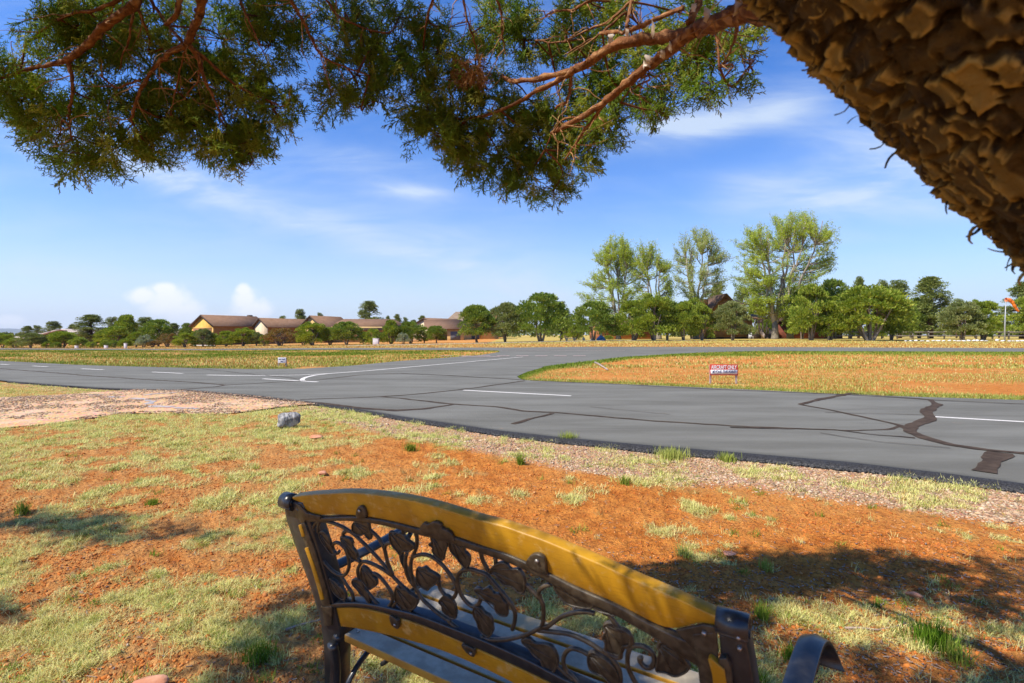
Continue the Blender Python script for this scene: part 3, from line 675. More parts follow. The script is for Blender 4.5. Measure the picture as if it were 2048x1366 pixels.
def blades(P, L, Wd, lean, kind, name, label, curl=.6, segs=3, z0=None, cat='grass', parent=None, mat=None, thing=False):
    n = len(P); a = RNG.uniform(0, 2*PI, n); L = np.broadcast_to(L, (n,)); Wd = np.broadcast_to(Wd, (n,)); kind = np.where(kind < 0, np.where(RNG.uniform(0, 1, n) < .55*(1+kind*1.7), RNG.uniform(.0, .12, n), np.where(RNG.uniform(0, 1, n) < .4, .66, .36)-kind*.4), kind) if np.ndim(kind) else np.broadcast_to(kind, (n,))
    z = (terr(P[:, 0], P[:, 1])+micro(P[:, 0], P[:, 1])) if z0 is None else z0
    base = np.stack([P[:, 0], P[:, 1], z-.004], 1)
    th = RNG.uniform(lean[0], lean[1], n)               # angle from vertical at the root
    cu = RNG.uniform(-.2, 1.0, n)*curl; tw = RNG.uniform(-.9, .9, n)*curl
    pts = [base]; p = base; 
    for s in range(segs):
        aa = a+tw*s; d = np.stack([np.sin(th)*np.cos(aa), np.sin(th)*np.sin(aa), np.cos(th)], 1)*(L/segs)[:, None]
        p = p+d; pts.append(p); th = th+cu
    sd = np.stack([-np.sin(a), np.cos(a), np.zeros(n)], 1)
    rows = []
    for s in range(segs): w = (Wd*(1-s/segs*.6)/2)[:, None]; rows += [pts[s]-sd*w, pts[s]+sd*w]
    rows.append(pts[-1]); k = 2*segs+1
    V = np.stack(rows, 1).reshape(-1, 3); off = (np.arange(n)*k)[:, None]
    Q = np.concatenate([np.array([[2*s, 2*s+1, 2*s+3, 2*s+2]])+off for s in range(segs-1)]) if segs > 1 else np.zeros((0, 4), int)
    T = np.array([[2*segs-2, 2*segs-1, 2*segs]])+off
    o = np_mesh(name, V, [Q, T] if segs > 1 else T, mat or M['grass'], parent, False, {'rnd': np.repeat(RNG.uniform(0, 1, n), k), 'kind': np.repeat(np.clip(kind+RNG.uniform(-.12, .12, n), 0, 1), k)})
    if label and not thing: tag(o, label, cat, kind='stuff')
    return o
def mats(n, y0, y1, per, rad, L, Wd, name, label, seg=3, u0=-1.5, u1=1.3):
    """little mats of curly dry grass"""
    fn = lambda x, y: (masks(x, y)[0]**2)*(.12+.88*sstep(fbm(x*8, y*8, 2, 91), .38, .58))*(y < roadnear(x)-.08)*(~indrive(x, y))
    c = scatter_pts(n, u0, u1, y0, y1, fn); m = len(c); r = RNG.uniform(rad[0], rad[1], m)
    P = np.repeat(c, per, 0)+RNG.normal(0, 1, (m*per, 2))*np.repeat(r, per)[:, None]*.5
    gr = masks(P[:, 0], P[:, 1])[1]; kk = np.repeat(RNG.uniform(.13, .36, m)+.42*(RNG.uniform(0, 1, m) > .93), per)+gr*.22
    sc = np.repeat(RNG.uniform(.6, 1.3, m), per)
    blades(P, RNG.uniform(L[0], L[1], len(P))*sc, Wd, (.35, 1.45), kk, name, label, 1.1, seg)
mats(4100, 1.55, 4.2, 64, (.018, .06), (.022, .058), .0026, 'dry_grass', 'curly straw coloured dry grass on the red soil nearest the bench')
mats(5600, 4.0, 9.0, 34, (.03, .10), (.03, .07), .0050, 'dry_grass', 'low dry grass mats on the soil toward the road', 2)
mats(2600, 8.0, 14.0, 16, (.05, .14), (.03, .07), .009, 'dry_grass', 'patchy grass left of the gravel driveway', 2)
def weeds(n, y0, y1, per, rad, L, Wd, k0, k1, lean, name, label, cat='grass'):
    c = scatter_pts(n, -1.4, 1.3, y0, y1, lambda x, y: (.35+.65*masks(x, y)[0])*(y < roadnear(x)-.15)*(~indrive(x, y))); m = len(c)
    P = np.repeat(c, per, 0)+RNG.normal(0, 1, (m*per, 2))*rad; blades(P, RNG.uniform(L[0], L[1], len(P))*np.repeat(RNG.uniform(.6, 1.2, m), per), Wd, lean, np.repeat(RNG.uniform(k0, k1, m), per), name, label, .5, 3, cat=cat)
weeds(330, 1.6, 7.5, 20, .016, (.03, .085), .0028, .15, .25, (.1, .9), 'straw_tufts', 'small upright straw tufts dotted over the soil')
weeds(210, 1.7, 8.5, 34, .020, (.025, .06), .0034, .66, .9, (.1, 1.0), 'small_weeds', 'small green weeds dotted between the dry grass')
def cover(n, y0, y1, fn, L, Wd, kf, name, label):
    P = scatter_pts(n, -1.15, 1.15, y0, y1, fn); g = masks(P[:, 0], P[:, 1])[1]
    blades(P, RNG.uniform(*L, len(P)), Wd, (.0, .7), kf(g), name, label, .4, 1)
conn_poly = np.vstack([Lb, Rb[::-1]])
offroad = lambda x, y: (y > roadfar(x)+.12+1.6*((x > FL[5][0]-.5) & (x < FR[6][0]+.1)))*(y < taxi_near(x)-.1)*(~inpoly(x, y, conn_poly))
cover(60000, 9.8, 22, lambda x, y: offroad(x, y)*masks(x, y)[0]**3, (.03, .08), .016, lambda g: -g-.02, 'island_grass', 'dry and green grass on the near side of the grass island')
cover(80000, 20, 60, lambda x, y: offroad(x, y)*masks(x, y)[0]**3, (.06, .13), .045, lambda g: -g-.02, 'island_grass', 'green and yellow grass at the back of the grass island')
cover(50000, 42, 85, lambda x, y: (y > taxi_far(x)+.3)*(y < taxi_far(x)+22)*1.0, (.06, .13), .07, lambda g: np.where(RNG.uniform(0, 1, len(g)) < .6, .05, .3+g), 'strip_grass', 'orange tinged dry grass strip beyond the runway')

def tuft(px, row, h, r, n, kind, label, lean=(.0, .55)):
    p = hit(px, row); P = RNG.normal(0, 1, (n, 2))*r*.4
    o = blades(P, RNG.uniform(.5, 1.0, n)*h, .0042 if p[1] < 3.5 else .006, lean, kind, 'grass_tuft', label, .28, 3, z0=np.zeros(n), thing=True)
    o.location = (p[0], p[1], p[2]+float(micro(np.array(p[0]), np.array(p[1])))); tag(o, label, 'grass tuft', 'green tufts growing in the soil')
for a in [(1345, 915, .15, .20, 420, .55, 'wide pale green grass tuft at the black asphalt edge right of centre'), (1455, 922, .12, .11, 200, .6, 'smaller grass tuft on the asphalt edge beside the widest one'),
          (1137, 880, .14, .13, 240, .62, 'grass tuft on the asphalt edge in the middle of the picture'), (1865, 1285, .13, .11, 300, .97, 'dark green grass clump in the shade at lower right'),
          (1912, 1318, .12, .05, 90, .68, 'bright yellow green tuft just in front of the dark clump'), (1522, 1232, .11, .035, 100, .75, 'thin green tuft in the shade behind the right bench post'),
          (1585, 1318, .09, .05, 110, .95, 'dark green tuft beside the curved right armrest'), (1515, 1362, .10, .05, 90, .9, 'green tuft between the right post and the armrest'),
          (45, 1020, .12, .05, 120, .72, 'upright green tuft in the soil near the left edge'), (305, 1005, .07, .06, 120, .8, 'small bright green tuft left of the bench in sunlight'),
          (520, 1315, .10, .08, 150, .85, 'green tuft in shade at the foot of the left bench post'), (1250, 968, .10, .06, 90, .75, 'little green tuft on the soil border under the gravel verge'),
          (1366, 1108, .09, .05, 100, .55, 'yellow green tuft on open red soil before the big shadow'), (1532, 1135, .08, .05, 90, .6, 'round green tuft just above the edge of the big shadow'),
          (820, 900, .12, .09, 130, .8, 'green weed tuft where red soil meets the verge, left of centre'), (1040, 925, .15, .05, 90, .8, 'tall thin green tuft between soil and verge, centre'),
          (985, 1310, .0+.05, .02, 20, .9, None)]:
    if a[6]: tuft(*a)

# ------------------------------------------------------------------ rocks and sticks
def rock(px, row, w, h, d, mat, label, cat='rock', name='rock', seed=1, rz=0, group=None, lvl=3, sink=.25, rough=.25, boxy=0):
    import bmesh
    rg = np.random.default_rng(seed)
    bm = bmesh.new(); bmesh.ops.create_icosphere(bm, subdivisions=lvl, radius=1)
    V = np.array([v.co[:] for v in bm.verts]); Fs = np.array([[v.index for v in f.verts] for f in bm.faces]); bm.free()
    if boxy: V = V/(np.abs(V)**boxy).sum(1)[:, None]**(1/boxy); V[:, 0] += .25*V[:, 2]*(V[:, 0] < 0); V *= (1+.16*(np.array([fbm(np.array(v[0]*2+9), np.array(v[1]*2+v[2]*2.7), 3, seed) for v in V])-.5))[:, None]
    planes = rg.normal(0, 1, (11, 3)); planes /= np.linalg.norm(planes, axis=1)[:, None]
    s = np.min(np.where(V@planes.T > .35, rg.uniform(.5, .85, 11)/np.maximum(V@planes.T, .35), 9), axis=1)
    V = V*(np.clip(s, .5, 1.1) if not boxy else np.clip(s*1.25, .72, 1.0))[:, None]; V *= (1+rough*.25*(rg.uniform(0, 1, len(V))-.5))[:, None]
    V = V*np.array([w/2, d/2, h/2]); V[:, 2] += h/2*(1-sink)
    p = hit(px, row)
    o = np_mesh(name, V, Fs, mat, None, False); o.location = p+np.array([0, d/2, 0]); o.rotation_euler = (0, 0, rz); tag(o, label, cat, group); return o
rock(567, 857, .33, .23, .27, M['rock_grey'], 'grey and white boulder beside the gravel driveway', seed=5, rz=.55, boxy=5, lvl=4, rough=.06)
rock(256, 1420, .19, .05, .15, M['rock_red'], 'flat red sandstone rock at the bottom left of the ground', seed=3, rough=.1)
rock(640, 951, .11, .04, .09, M['rock_red'], 'small reddish stone on the soil above the bench', seed=8)
rock(630, 879, .17, .06, .10, M['rock_red'], 'flat pale stone in the grassy verge right of the boulder', seed=9)
rock(1840, 1200, .10, .03, .07, M['rock_red'], 'low stone in a sun patch inside the big shadow', seed=12)
rock(1462, 1113, .09, .02, .07, M['rock_red'], 'flat pinkish stone near the upper edge of the big shadow', seed=14)
def stick(pxs, r, label):
    pts = [hit(*p)+np.array([0, 0, r*1.0]) for p in pxs]; mb = MB(); mb.tube(pts, np.linspace(r, r*.5, len(pts)), 6); o = mb.build('fallen_stick', M['post'], None, True); tag(o, label, 'stick')
stick([(572, 1262), (600, 1252), (625, 1246), (648, 1240)], .006, 'grey stick on the soil touching the left bench post')
stick([(1690, 1258), (1720, 1258), (1755, 1262), (1790, 1255), (1812, 1248)], .005, 'thin twig lying in the shaded sun patches at right')
stick([(1190, 727), (1200, 732), (1215, 742)], .05, 'dark log lying in the grass of the island')
def far_box(px, Y, w, d, h, mat, name, label, cat, sub=None):
    p = at(px, Y); o = empty(name, p); tag(o, label, cat)
    mb = MB(); mb.box((0, 0, h/2), (w, d, h)); b = mb.build('body', mat, o); bevel(b, .03)
    mb = MB(); mb.box((0, 0, h+.03), (w*1.06, d*1.06, .06)); mb.build('lid', mat, o); return o

# ------------------------------------------------------------------ bench
e1 = np.array([.852, -.523, 0]); e2 = np.array([.523, .852, 0]); ez = np.array([0, 0, 1.0])
e1 /= np.linalg.norm(e1); e2 /= np.linalg.norm(e2)
BL = np.array([-.691, 1.566, .85])                       # top of the left back post
up = -e2*.115+ez*.43; up /= np.linalg.norm(up)
nb = np.cross(e1, up); nb /= np.linalg.norm(nb)          # normal of the backrest plane
if np.dot(nb, e2) < 0: nb = -nb                          # points to the seat side
EYE = np.array([0, 0, H])
def bp(px, row, off=0.0):
    """point of the backrest plane (moved by off towards the seat)"""
    d = np.array([(px-1024)/F, 1, (HR-row)/F]); o = BL+nb*off
    return EYE+d*(np.dot(o-EYE, nb)/np.dot(d, nb))
bench = empty('garden_bench', (float(BL[0]+.54), float(BL[1]-.2), 0)); tag(bench, 'cast iron and yellow wood garden bench seen from behind', 'bench')
bo = np.array(bench.location)
def bl(p): return np.asarray(p)-bo
def smooth_line(pts, n=None, closed=False):
    P = np.asarray(pts, float); m = len(P)
    if m < 3: return P
    out = []; per = 5
    idx = range(m if closed else m-1)
    for i in idx:
        if closed: p0, p1, p2, p3 = P[(i-1) % m], P[i], P[(i+1) % m], P[(i+2) % m]
        else: p0, p1, p2, p3 = P[max(i-1, 0)], P[i], P[i+1], P[min(i+2, m-1)]
        for k in range(per):
            t = k/per; out.append(.5*((2*p1)+(-p0+p2)*t+(2*p0-5*p1+4*p2-p3)*t*t+(-p0+3*p1-3*p2+p3)*t**3))
    if not closed: out.append(P[-1])
    return np.array(out)
def plate(name, outline, mat, t0, t1, bev=.002, smooth=True):
    pts = smooth_line(outline, closed=True) if smooth else np.array(outline, float)
    P = np.array([bl(bp(x, y, t0)) for x, y in pts]); mb = MB(); mb.prism(P, nb*(t1-t0)); o = mb.build(name, mat, bench)
    if bev: bevel(o, bev, 2)
    return o
def band(name, topl, botl, mat, t0, t1, bev=.003, n=60):
    """board between two pixel curves in the backrest plane"""
    T_ = smooth_line(topl); B_ = smooth_line(botl)
    T_ = resample(np.array([bp(*p) for p in T_])[:, [0, 2]], n) if False else T_
    xs_ = np.linspace(max(T_[:, 0].min(), B_[:, 0].min()), min(T_[:, 0].max(), B_[:, 0].max()), n)
    V = []
    for x in xs_:
        a = bp(x, np.interp(x, T_[:, 0], T_[:, 1]), t0); b = bp(x, np.interp(x, B_[:, 0], B_[:, 1]), t0)
        V += [bl(a), bl(b), bl(b+nb*(t1-t0)), bl(a+nb*(t1-t0))]
    Q = [(4*i+k, 4*i+(k+1) % 4, 4*i+4+(k+1) % 4, 4*i+4+k) for i in range(n-1) for k in range(4)]+[(3, 2, 1, 0), tuple(4*(n-1)+k for k in range(4))]
    mb = MB(); mb.add(V, Q); o = mb.build(name, mat, bench); bevel(o, bev, 2); return o
rail_top = [(584, 994), (615, 990), (648, 988), (706, 986), (780, 994), (859, 1010), (957, 1040), (1007, 1053), (1046, 1067), (1086, 1081), (1139, 1103), (1200, 1129), (1267, 1160), (1334, 1189), (1400, 1219), (1446, 1240)]
rail_bot = [(584, 998), (600, 1006), (612, 1020), (630, 1030), (660, 1030), (706, 1031), (760, 1038), (838, 1056), (906, 1072), (961, 1091), (1054, 1125), (1139, 1167), (1226, 1205), (1275, 1230), (1324, 1254), (1360, 1257), (1400, 1247), (1446, 1258)]
rt = band('top_rail', rail_top, rail_bot, M['wood'], -.002, .026)
bar_top = [(590, 1016), (605, 1028), (640, 1036), (700, 1034), (750, 1039), (794, 1048), (838, 1059), (906, 1075), (961, 1094), (1007, 1108), (1054, 1128), (1093, 1147), (1139, 1171), (1178, 1189), (1226, 1209), (1275, 1236), (1324, 1262), (1380, 1286), (1430, 1300)]
bar_bot = [(590, 1036), (605, 1044), (640, 1044), (700, 1043), (750, 1049), (794, 1059), (838, 1071), (906, 1089), (961, 1108), (1007, 1123), (1054, 1144), (1093, 1164), (1139, 1189), (1178, 1209), (1226, 1230), (1275, 1258), (1324, 1286), (1380, 1325), (1430, 1350)]
pf = []; sc_f = band('upper_frame_bar', bar_top, bar_bot, M['iron'], -.008, .010)
for (x, y) in [(606, 1052), ]: pass
low_top = [(640, 1213), (656, 1209), (698, 1206), (737, 1209), (776, 1217), (823, 1228), (854, 1238), (900, 1256), (968, 1283), (1056, 1322), (1105, 1348), (1200, 1395), (1320, 1452), (1450, 1508)]
low_bot = [(640, 1220), (656, 1217), (698, 1215), (737, 1218), (785, 1237-6), (823, 1243), (854, 1254), (900, 1274), (974, 1306), (1060, 1346), (1105, 1368), (1200, 1418), (1320, 1482), (1450, 1545)]
band('lower_frame_bar', low_top, [(x, y+1) for x, y in low_bot], M['iron_black'], -.010, .022, .004)
wl_top = [(660, 1216), (700, 1216), (737, 1220), (785, 1233), (854, 1256), (928, 1287), (1000, 1320), (1105, 1370), (1200, 1420), (1320, 1484), (1440, 1545)]
wl_bot = [(660, 1252), (703, 1256), (754, 1266), (805, 1278), (887, 1303), (998, 1352), (1105, 1412), (1200, 1470), (1320, 1545), (1440, 1620)]
band('lower_rail', wl_top, wl_bot, M['wood'], .000, .020)
# brackets and bolts on the rails
for pts, bolt in [([(712, 1036), (713, 1018), (720, 1013), (727, 1018), (731, 1036)], (719, 1022)), ([(842, 1064), (845, 1047), (855, 1049), (868, 1044), (880, 1049), (884, 1057), (898, 1064), (905, 1075), (903, 1085)], None),
                  ([(1052, 1130), (1064, 1110), (1086, 1115), (1092, 1142), (1090, 1150)], (1074, 1122)), ([(778, 1232), (782, 1250), (795, 1259), (796, 1245), (788, 1236)], (790, 1250)),
                  ([(922, 1290), (932, 1306), (947, 1315), (948, 1302), (940, 1295)], (942, 1307))]:
    o = plate('bracket', pts, M['iron'], -.012, -.002)
    if bolt:
        c = bl(bp(*bolt, -.013)); mb = MB(); mb.tube([c-nb*.003, c], [.004, .005], 8); b = mb.build('bolt', M['bolt'], o); 
# scroll work
def z1(p): return [(620+x*.15625, 1040+y*.15625) for x, y in p]
def z2(p): return [(820+x*.15625, 1040+y*.15625) for x, y in p]
def z3(p): return [(900+x*.1953, 1100+y*.1953) for x, y in p]
def z4(p): return [(1080+x*.1953, 1160+y*.1953) for x, y in p]
vines = [z1([(40, 150), (60, 60), (130, 10), (230, 20), (380, 70), (520, 150), (650, 260), (780, 390), (900, 520), (1000, 640), (1080, 740), (1200, 860), (1330, 960), (1400, 1010)]),
         z1([(110, 160), (105, 80), (130, 20)]), z1([(50, 110), (60, 250), (110, 420), (200, 560), (300, 660), (400, 710), (460, 690), (500, 600), (490, 480), (450, 370), (380, 300), (320, 290), (290, 330), (310, 400), (350, 425), (375, 400)]),
         z1([(430, 225), (430, 160), (500, 140), (560, 180)]), z1([(400, 720), (470, 830), (540, 940), (550, 1040), (490, 1060), (440, 1030)]), z1([(640, 550), (700, 530), (800, 560), (900, 610), (980, 660), (1050, 710)]),
         z1([(660, 540), (615, 620), (620, 720), (660, 800)]), z1([(770, 680), (860, 700), (950, 790), (1020, 890), (1060, 990), (1030, 1080), (970, 1120), (900, 1090), (820, 1020), (740, 920)]),
         z1([(770, 130), (840, 190), (900, 260), (950, 360), (970, 440), (1000, 560), (1060, 700)]), z1([(955, 370), (980, 310), (1040, 290)]), z1([(1190, 100), (1200, 180), (1240, 250)]),
         z1([(1340, 120), (1370, 230), (1360, 360), (1310, 470), (1290, 580), (1300, 700), (1330, 820), (1370, 900), (1430, 1000), (1520, 1090), (1640, 1190), (1740, 1260), (1800, 1290)]),
         z1([(1240, 420), (1220, 520), (1230, 650), (1270, 760), (1330, 840)]), z1([(1320, 470), (1380, 450), (1460, 440), (1560, 470), (1680, 560), (1780, 680), (1850, 790), (1880, 880), (1850, 980), (1790, 1000), (1720, 950), (1660, 860), (1650, 780)]),
         z2([(690, 630), (620, 700), (610, 800), (640, 920), (700, 1020), (790, 1100), (860, 1090), (900, 1030), (900, 970)]), z2([(680, 640), (780, 630), (880, 660), (980, 700), (1060, 790), (1150, 890), (1240, 1000), (1310, 1100), (1345, 1200), (1340, 1300), (1310, 1400)]),
         z2([(900, 370), (920, 480), (960, 570), (1010, 660)]), z2([(1090, 450), (1100, 570)]), z2([(1460, 800), (1560, 900), (1650, 990)]), z2([(1800, 820), (1700, 860), (1650, 920), (1660, 990), (1700, 1080), (1710, 1180), (1705, 1290), (1680, 1380)]),
         z3([(-20, 720), (80, 800), (200, 860), (340, 900), (450, 920), (580, 915), (700, 890), (800, 860), (900, 810), (950, 790), (1010, 780)]),
         z3([(980, 800), (1060, 740), (1150, 680), (1280, 640), (1400, 630), (1480, 650)]), z3([(900, 820), (1080, 840), (1220, 860), (1350, 910), (1460, 970), (1550, 1030), (1640, 1090), (1720, 1200), (1745, 1290), (1740, 1380), (1700, 1460)]),
         z3([(1420, 1070), (1320, 1020), (1240, 1010), (1180, 1060), (1160, 1140), (1190, 1230), (1250, 1290), (1330, 1380), (1420, 1450)]),
         z4([(650, 330), (700, 350), (760, 430), (820, 500), (900, 540), (940, 620), (920, 680), (860, 680), (830, 740), (820, 790), (750, 780), (640, 710)]), z4([(930, 680), (900, 760), (900, 880), (940, 980), (1000, 1080), (1100, 1160)]),
         z4([(930, 680), (1000, 670), (1080, 690), (1150, 750), (1170, 830), (1140, 890), (1080, 890), (1030, 840), (1020, 800), (1050, 800)]), z4([(1300, 540), (1440, 620), (1530, 720), (1600, 820), (1660, 920)]), z4([(1400, 600), (1430, 740), (1500, 850)]),
         z1([(1140, 1040), (1100, 1060), (1060, 1110)]), z1([(1230, 1180), (1250, 1240)]), z3([(330, 870), (340, 930)]), z3([(1090, 1170), (1180, 1260), (1260, 1330)]), z2([(540, 1000), (480, 990)])]
fr = sc_f
for vn in vines:
    P = smooth_line([bl(bp(x, y, .001)) for x, y in vn]); mb = MB()
    r = np.full(len(P), .0052); mb.tube(P, r, 8, flat=nb); mb.build('scroll', M['iron'], bench, True)
leaves = [z1([(110, 160), (170, 140), (220, 190), (250, 270), (270, 340), (310, 420), (345, 435), (320, 455), (270, 440), (210, 370), (150, 280), (115, 210)]),
          z1([(380, 220), (430, 215), (510, 240), (540, 290), (540, 350), (590, 420), (610, 500), (650, 550), (560, 520), (500, 470), (460, 370), (410, 300)]),
          z1([(550, 30), (730, 20), (760, 110), (785, 190), (770, 255), (720, 220), (690, 180), (640, 205), (590, 190), (530, 140)]),
          z1([(1010, 150), (1060, 160), (1090, 195), (1120, 165), (1190, 180), (1230, 240), (1330, 320), (1340, 360), (1260, 420), (1200, 410), (1155, 460), (1100, 400), (1040, 330), (1010, 250)]),
          z1([(1550, 190), (1700, 230), (1760, 300), (1740, 380), (1720, 450), (1710, 510), (1680, 530), (1600, 470), (1560, 400), (1560, 350), (1510, 310), (1550, 280)]),
          z1([(1780, 200), (1900, 260), (1960, 330), (1980, 400), (2040, 470), (2040, 560), (2000, 640), (1930, 570), (1870, 490), (1800, 410), (1770, 330)]),
          z1([(240, 740), (330, 800), (360, 840), (410, 870), (450, 940), (460, 1000), (430, 1030), (360, 990), (300, 930), (260, 840)]),
          z1([(530, 770), (600, 750), (660, 790), (700, 880), (740, 930), (760, 1000), (770, 1080), (740, 1060), (700, 1000), (640, 950), (600, 890), (540, 830)]),
          z1([(650, 600), (700, 600), (760, 660), (800, 720), (850, 770), (850, 840), (800, 880), (760, 900), (710, 850), (660, 780), (640, 700)]),
          z1([(1090, 860), (1130, 850), (1160, 880), (1220, 880), (1270, 930), (1370, 1000), (1380, 1060), (1340, 1140), (1300, 1160), (1290, 1230), (1200, 1200), (1150, 1130), (1090, 1060), (1070, 950)]),
          z1([(1360, 620), (1410, 620), (1470, 600), (1530, 650), (1600, 690), (1650, 730), (1650, 790), (1600, 830), (1540, 870), (1500, 910), (1440, 880), (1380, 830), (1350, 740)]),
          z1([(1660, 1010), (1720, 960), (1800, 1000), (1850, 1080), (1870, 1170), (1860, 1270), (1780, 1250), (1700, 1180), (1680, 1100), (1640, 1050)]),
          z2([(810, 890), (870, 870), (920, 890), (990, 860), (1030, 880), (1070, 940), (1140, 950), (1190, 1020), (1240, 1090), (1250, 1180), (1240, 1240), (1180, 1240), (1110, 1190), (1070, 1090), (980, 1050), (920, 1010), (860, 960)]),
          z2([(1010, 640), (1060, 590), (1100, 560), (1180, 540), (1240, 570), (1290, 630), (1380, 630), (1430, 680), (1470, 760), (1480, 860), (1460, 940), (1400, 950), (1350, 900), (1290, 860), (1200, 840), (1130, 770), (1070, 700), (1010, 690)]),
          z3([(240, 580), (310, 590), (350, 640), (400, 670), (430, 720), (440, 800), (440, 840), (400, 900), (340, 870), (290, 810), (270, 740), (230, 660)]),
          z3([(1040, 290), (1100, 340), (1200, 390), (1360, 440), (1420, 500), (1470, 600), (1350, 600), (1200, 560), (1120, 490), (1060, 390)]),
          z3([(720, 930), (800, 900), (860, 950), (960, 960), (1040, 990), (1090, 1070), (1110, 1150), (1090, 1230), (1050, 1260), (960, 1210), (920, 1130), (850, 1080), (800, 1010)]),
          z3([(1570, 760), (1650, 740), (1700, 790), (1790, 820), (1850, 880), (1850, 980), (1770, 1000), (1740, 1090), (1670, 1080), (1590, 1040), (1580, 950), (1550, 900), (1590, 830)]),
          z3([(1410, 1060), (1470, 1040), (1540, 1090), (1610, 1130), (1700, 1230), (1740, 1362), (1700, 1420), (1640, 1380), (1560, 1300), (1440, 1240), (1400, 1150)]),
          z4([(520, 260), (700, 285), (800, 288), (870, 330), (760, 370), (700, 350), (580, 320)]),
          z4([(1200, 660), (1260, 620), (1370, 690), (1430, 640), (1450, 750), (1520, 860), (1540, 910), (1480, 970), (1380, 1000), (1280, 960), (1180, 940), (1190, 830), (1210, 730)])]
for lf in leaves:
    o = plate('vine_leaf', lf, M['iron'], -.0035, .0045, .0015)
    P_ = smooth_line(lf, closed=True); P_ = np.vstack([P_, P_[:1]]); c = np.mean(lf, 0); mb = MB(); mb.tube([bl(bp(c[0]+(q[0]-c[0])*.93, c[1]+(q[1]-c[1])*.93, -.0045)) for q in P_], .0021, 6, flat=nb, caps=False); a_, b_ = np.array(lf[0]), np.array(lf[len(lf)//2]); mb.build('rim', M['iron'], o, True); mb = MB()
    for q in (b_, np.array(lf[len(lf)//3]), np.array(lf[2*len(lf)//3]), np.array(lf[len(lf)//5])): mb.tube([bl(bp(*(a_+(q-a_)*f), -.0042)) for f in (.12, .5, .82)], [.0017, .0014, .0007], 5)
    mb.build('veins', M['iron'], o, True)
    P = [bl(bp(c[0]+(p[0]-c[0])*.72, c[1]+(p[1]-c[1])*.72, -.0058)) for p in lf[::2]]
# back posts (channel section, wooden inlay, scroll top)
def post(outline_l, outline_r, inlays, top_c, top_r, wn):
    poly = outline_l+outline_r[::-1]
    o = plate('back_post', poly, M['iron_black'], -.006, .045, .003, smooth=False)
    return o
lp = post([(566, 1004), (572, 1040), (600, 1120), (624, 1185), (640, 1240), (647, 1290), (650, 1420), (652, 1540)], [(603, 1006), (618, 1042), (634, 1090), (652, 1150), (668, 1210), (680, 1262), (678, 1330), (676, 1420), (678, 1540)], [], None, None, 0)
def rib(parent, pts, w, mat, t0, t1, name):
    P = [np.array(p, float) for p in pts]; L = []; R = []
    for i, p in enumerate(P):
        d = P[min(i+1, len(P)-1)]-P[max(i-1, 0)]; d /= np.linalg.norm(d); n_ = np.array([-d[1], d[0]]); ww = w[i] if isinstance(w, list) else w
        L.append(p+n_*ww/2); R.append(p-n_*ww/2)
    poly = L+R[::-1]; Pn = np.array([bl(bp(x, y, t0)) for x, y in poly]); mb = MB(); mb.prism(Pn, nb*(t1-t0)); o = mb.build(name, mat, parent)
    if parent is not bench: o.matrix_parent_inverse = Matrix.Identity(4)
    bevel(o, .0015); return o
rib(lp, [(602, 1048), (622, 1102), (645, 1180), (652, 1212)], [13, 14, 15, 17], M['iron'], -.012, -.005, 'post_face')
rib(lp, [(599, 1050), (606, 1074)], 6, M['wood'], -.0145, -.010, 'wood_inlay'); rib(lp, [(612, 1096), (624, 1130), (639, 1180), (644, 1200)], 7, M['wood'], -.0145, -.010, 'wood_inlay')
rib(lp, [(654, 1214), (655, 1252)], [20, 14], M['iron'], -.013, -.004, 'post_joint')
plate('post_gusset', [(590, 1006), (600, 1012), (612, 1026), (640, 1033), (640, 1041), (612, 1040), (604, 1050), (597, 1040), (596, 1020)], M['iron'], -.010, -.003, smooth=False)
rp = post([(1438, 1272), (1441, 1310), (1452, 1400), (1470, 1560)], [(1487, 1268), (1496, 1300), (1508, 1366), (1520, 1460), (1535, 1560)], [], None, None, 0)
rib(rp, [(1405, 1268), (1410, 1330), (1418, 1420), (1430, 1560)], [42, 30, 26, 24], M['iron'], -.010, .004, 'post_face')
rib(rp, [(1445, 1318), (1447, 1340), (1455, 1460)], [14, 30, 30], M['iron'], -.018, -.004, 'post_face')
rib(rp, [(1418, 1318), (1436, 1345), (1444, 1400), (1450, 1500)], [6, 26, 28, 28], M['wood'], -.021, -.006, 'wood_inlay')
plate('post_gusset', [(1350, 1262), (1405, 1250), (1432, 1255), (1436, 1300), (1436, 1330), (1400, 1310), (1372, 1285)], M['iron'], -.009, -.002, smooth=False)
c = bl(bp(1408, 1267, -.012)); mb = MB(); mb.tube([c-nb*.003, c+nb*.003], [.0035, .005], 8); mb.build('bolt', M['bolt'], rp)
for (x, y) in [(1477, 1275), (1479, 1297)]:
    c = bl(bp(x, y, -.009)); mb = MB(); mb.tube([c-nb*.004, c+nb*.003], [.003, .005], 8); mb.build('bolt', M['bolt'], rp)
def scroll_top(parent, c3, r, half, name='scroll_top'):
    """rolled top of a post: a band curling backwards"""
    mb = MB(); pts = []
    for k in range(17):
        a = math.radians(-60+k*17); rr = r*(1-.010*k); pts.append((math.cos(a)*rr, math.sin(a)*rr))
    V = []; th = .007
    for (x, z) in pts:
        d = np.array([x, z]); d /= np.linalg.norm(d)
        for (s_, rr) in ((-half, 0), (half, 0), (half, -th), (-half, -th)): q = np.array([x, z])+d*rr; V.append(c3+e1*s_+e2*(-1)*(-q[0])*1+ez*q[1])
    n = len(pts); Q = [(4*i+k, 4*i+(k+1) % 4, 4*i+4+(k+1) % 4, 4*i+4+k) for i in range(n-1) for k in range(4)]+[(0, 1, 2, 3), tuple(4*(n-1)+k for k in (3, 2, 1, 0))]
    mb.add([bl(v) for v in V], Q); mb.tube([bl(c3-e1*half*.8), bl(c3+e1*half*.8)], r*.80, 24); o = mb.build(name, M['iron_black'], parent, False); return o
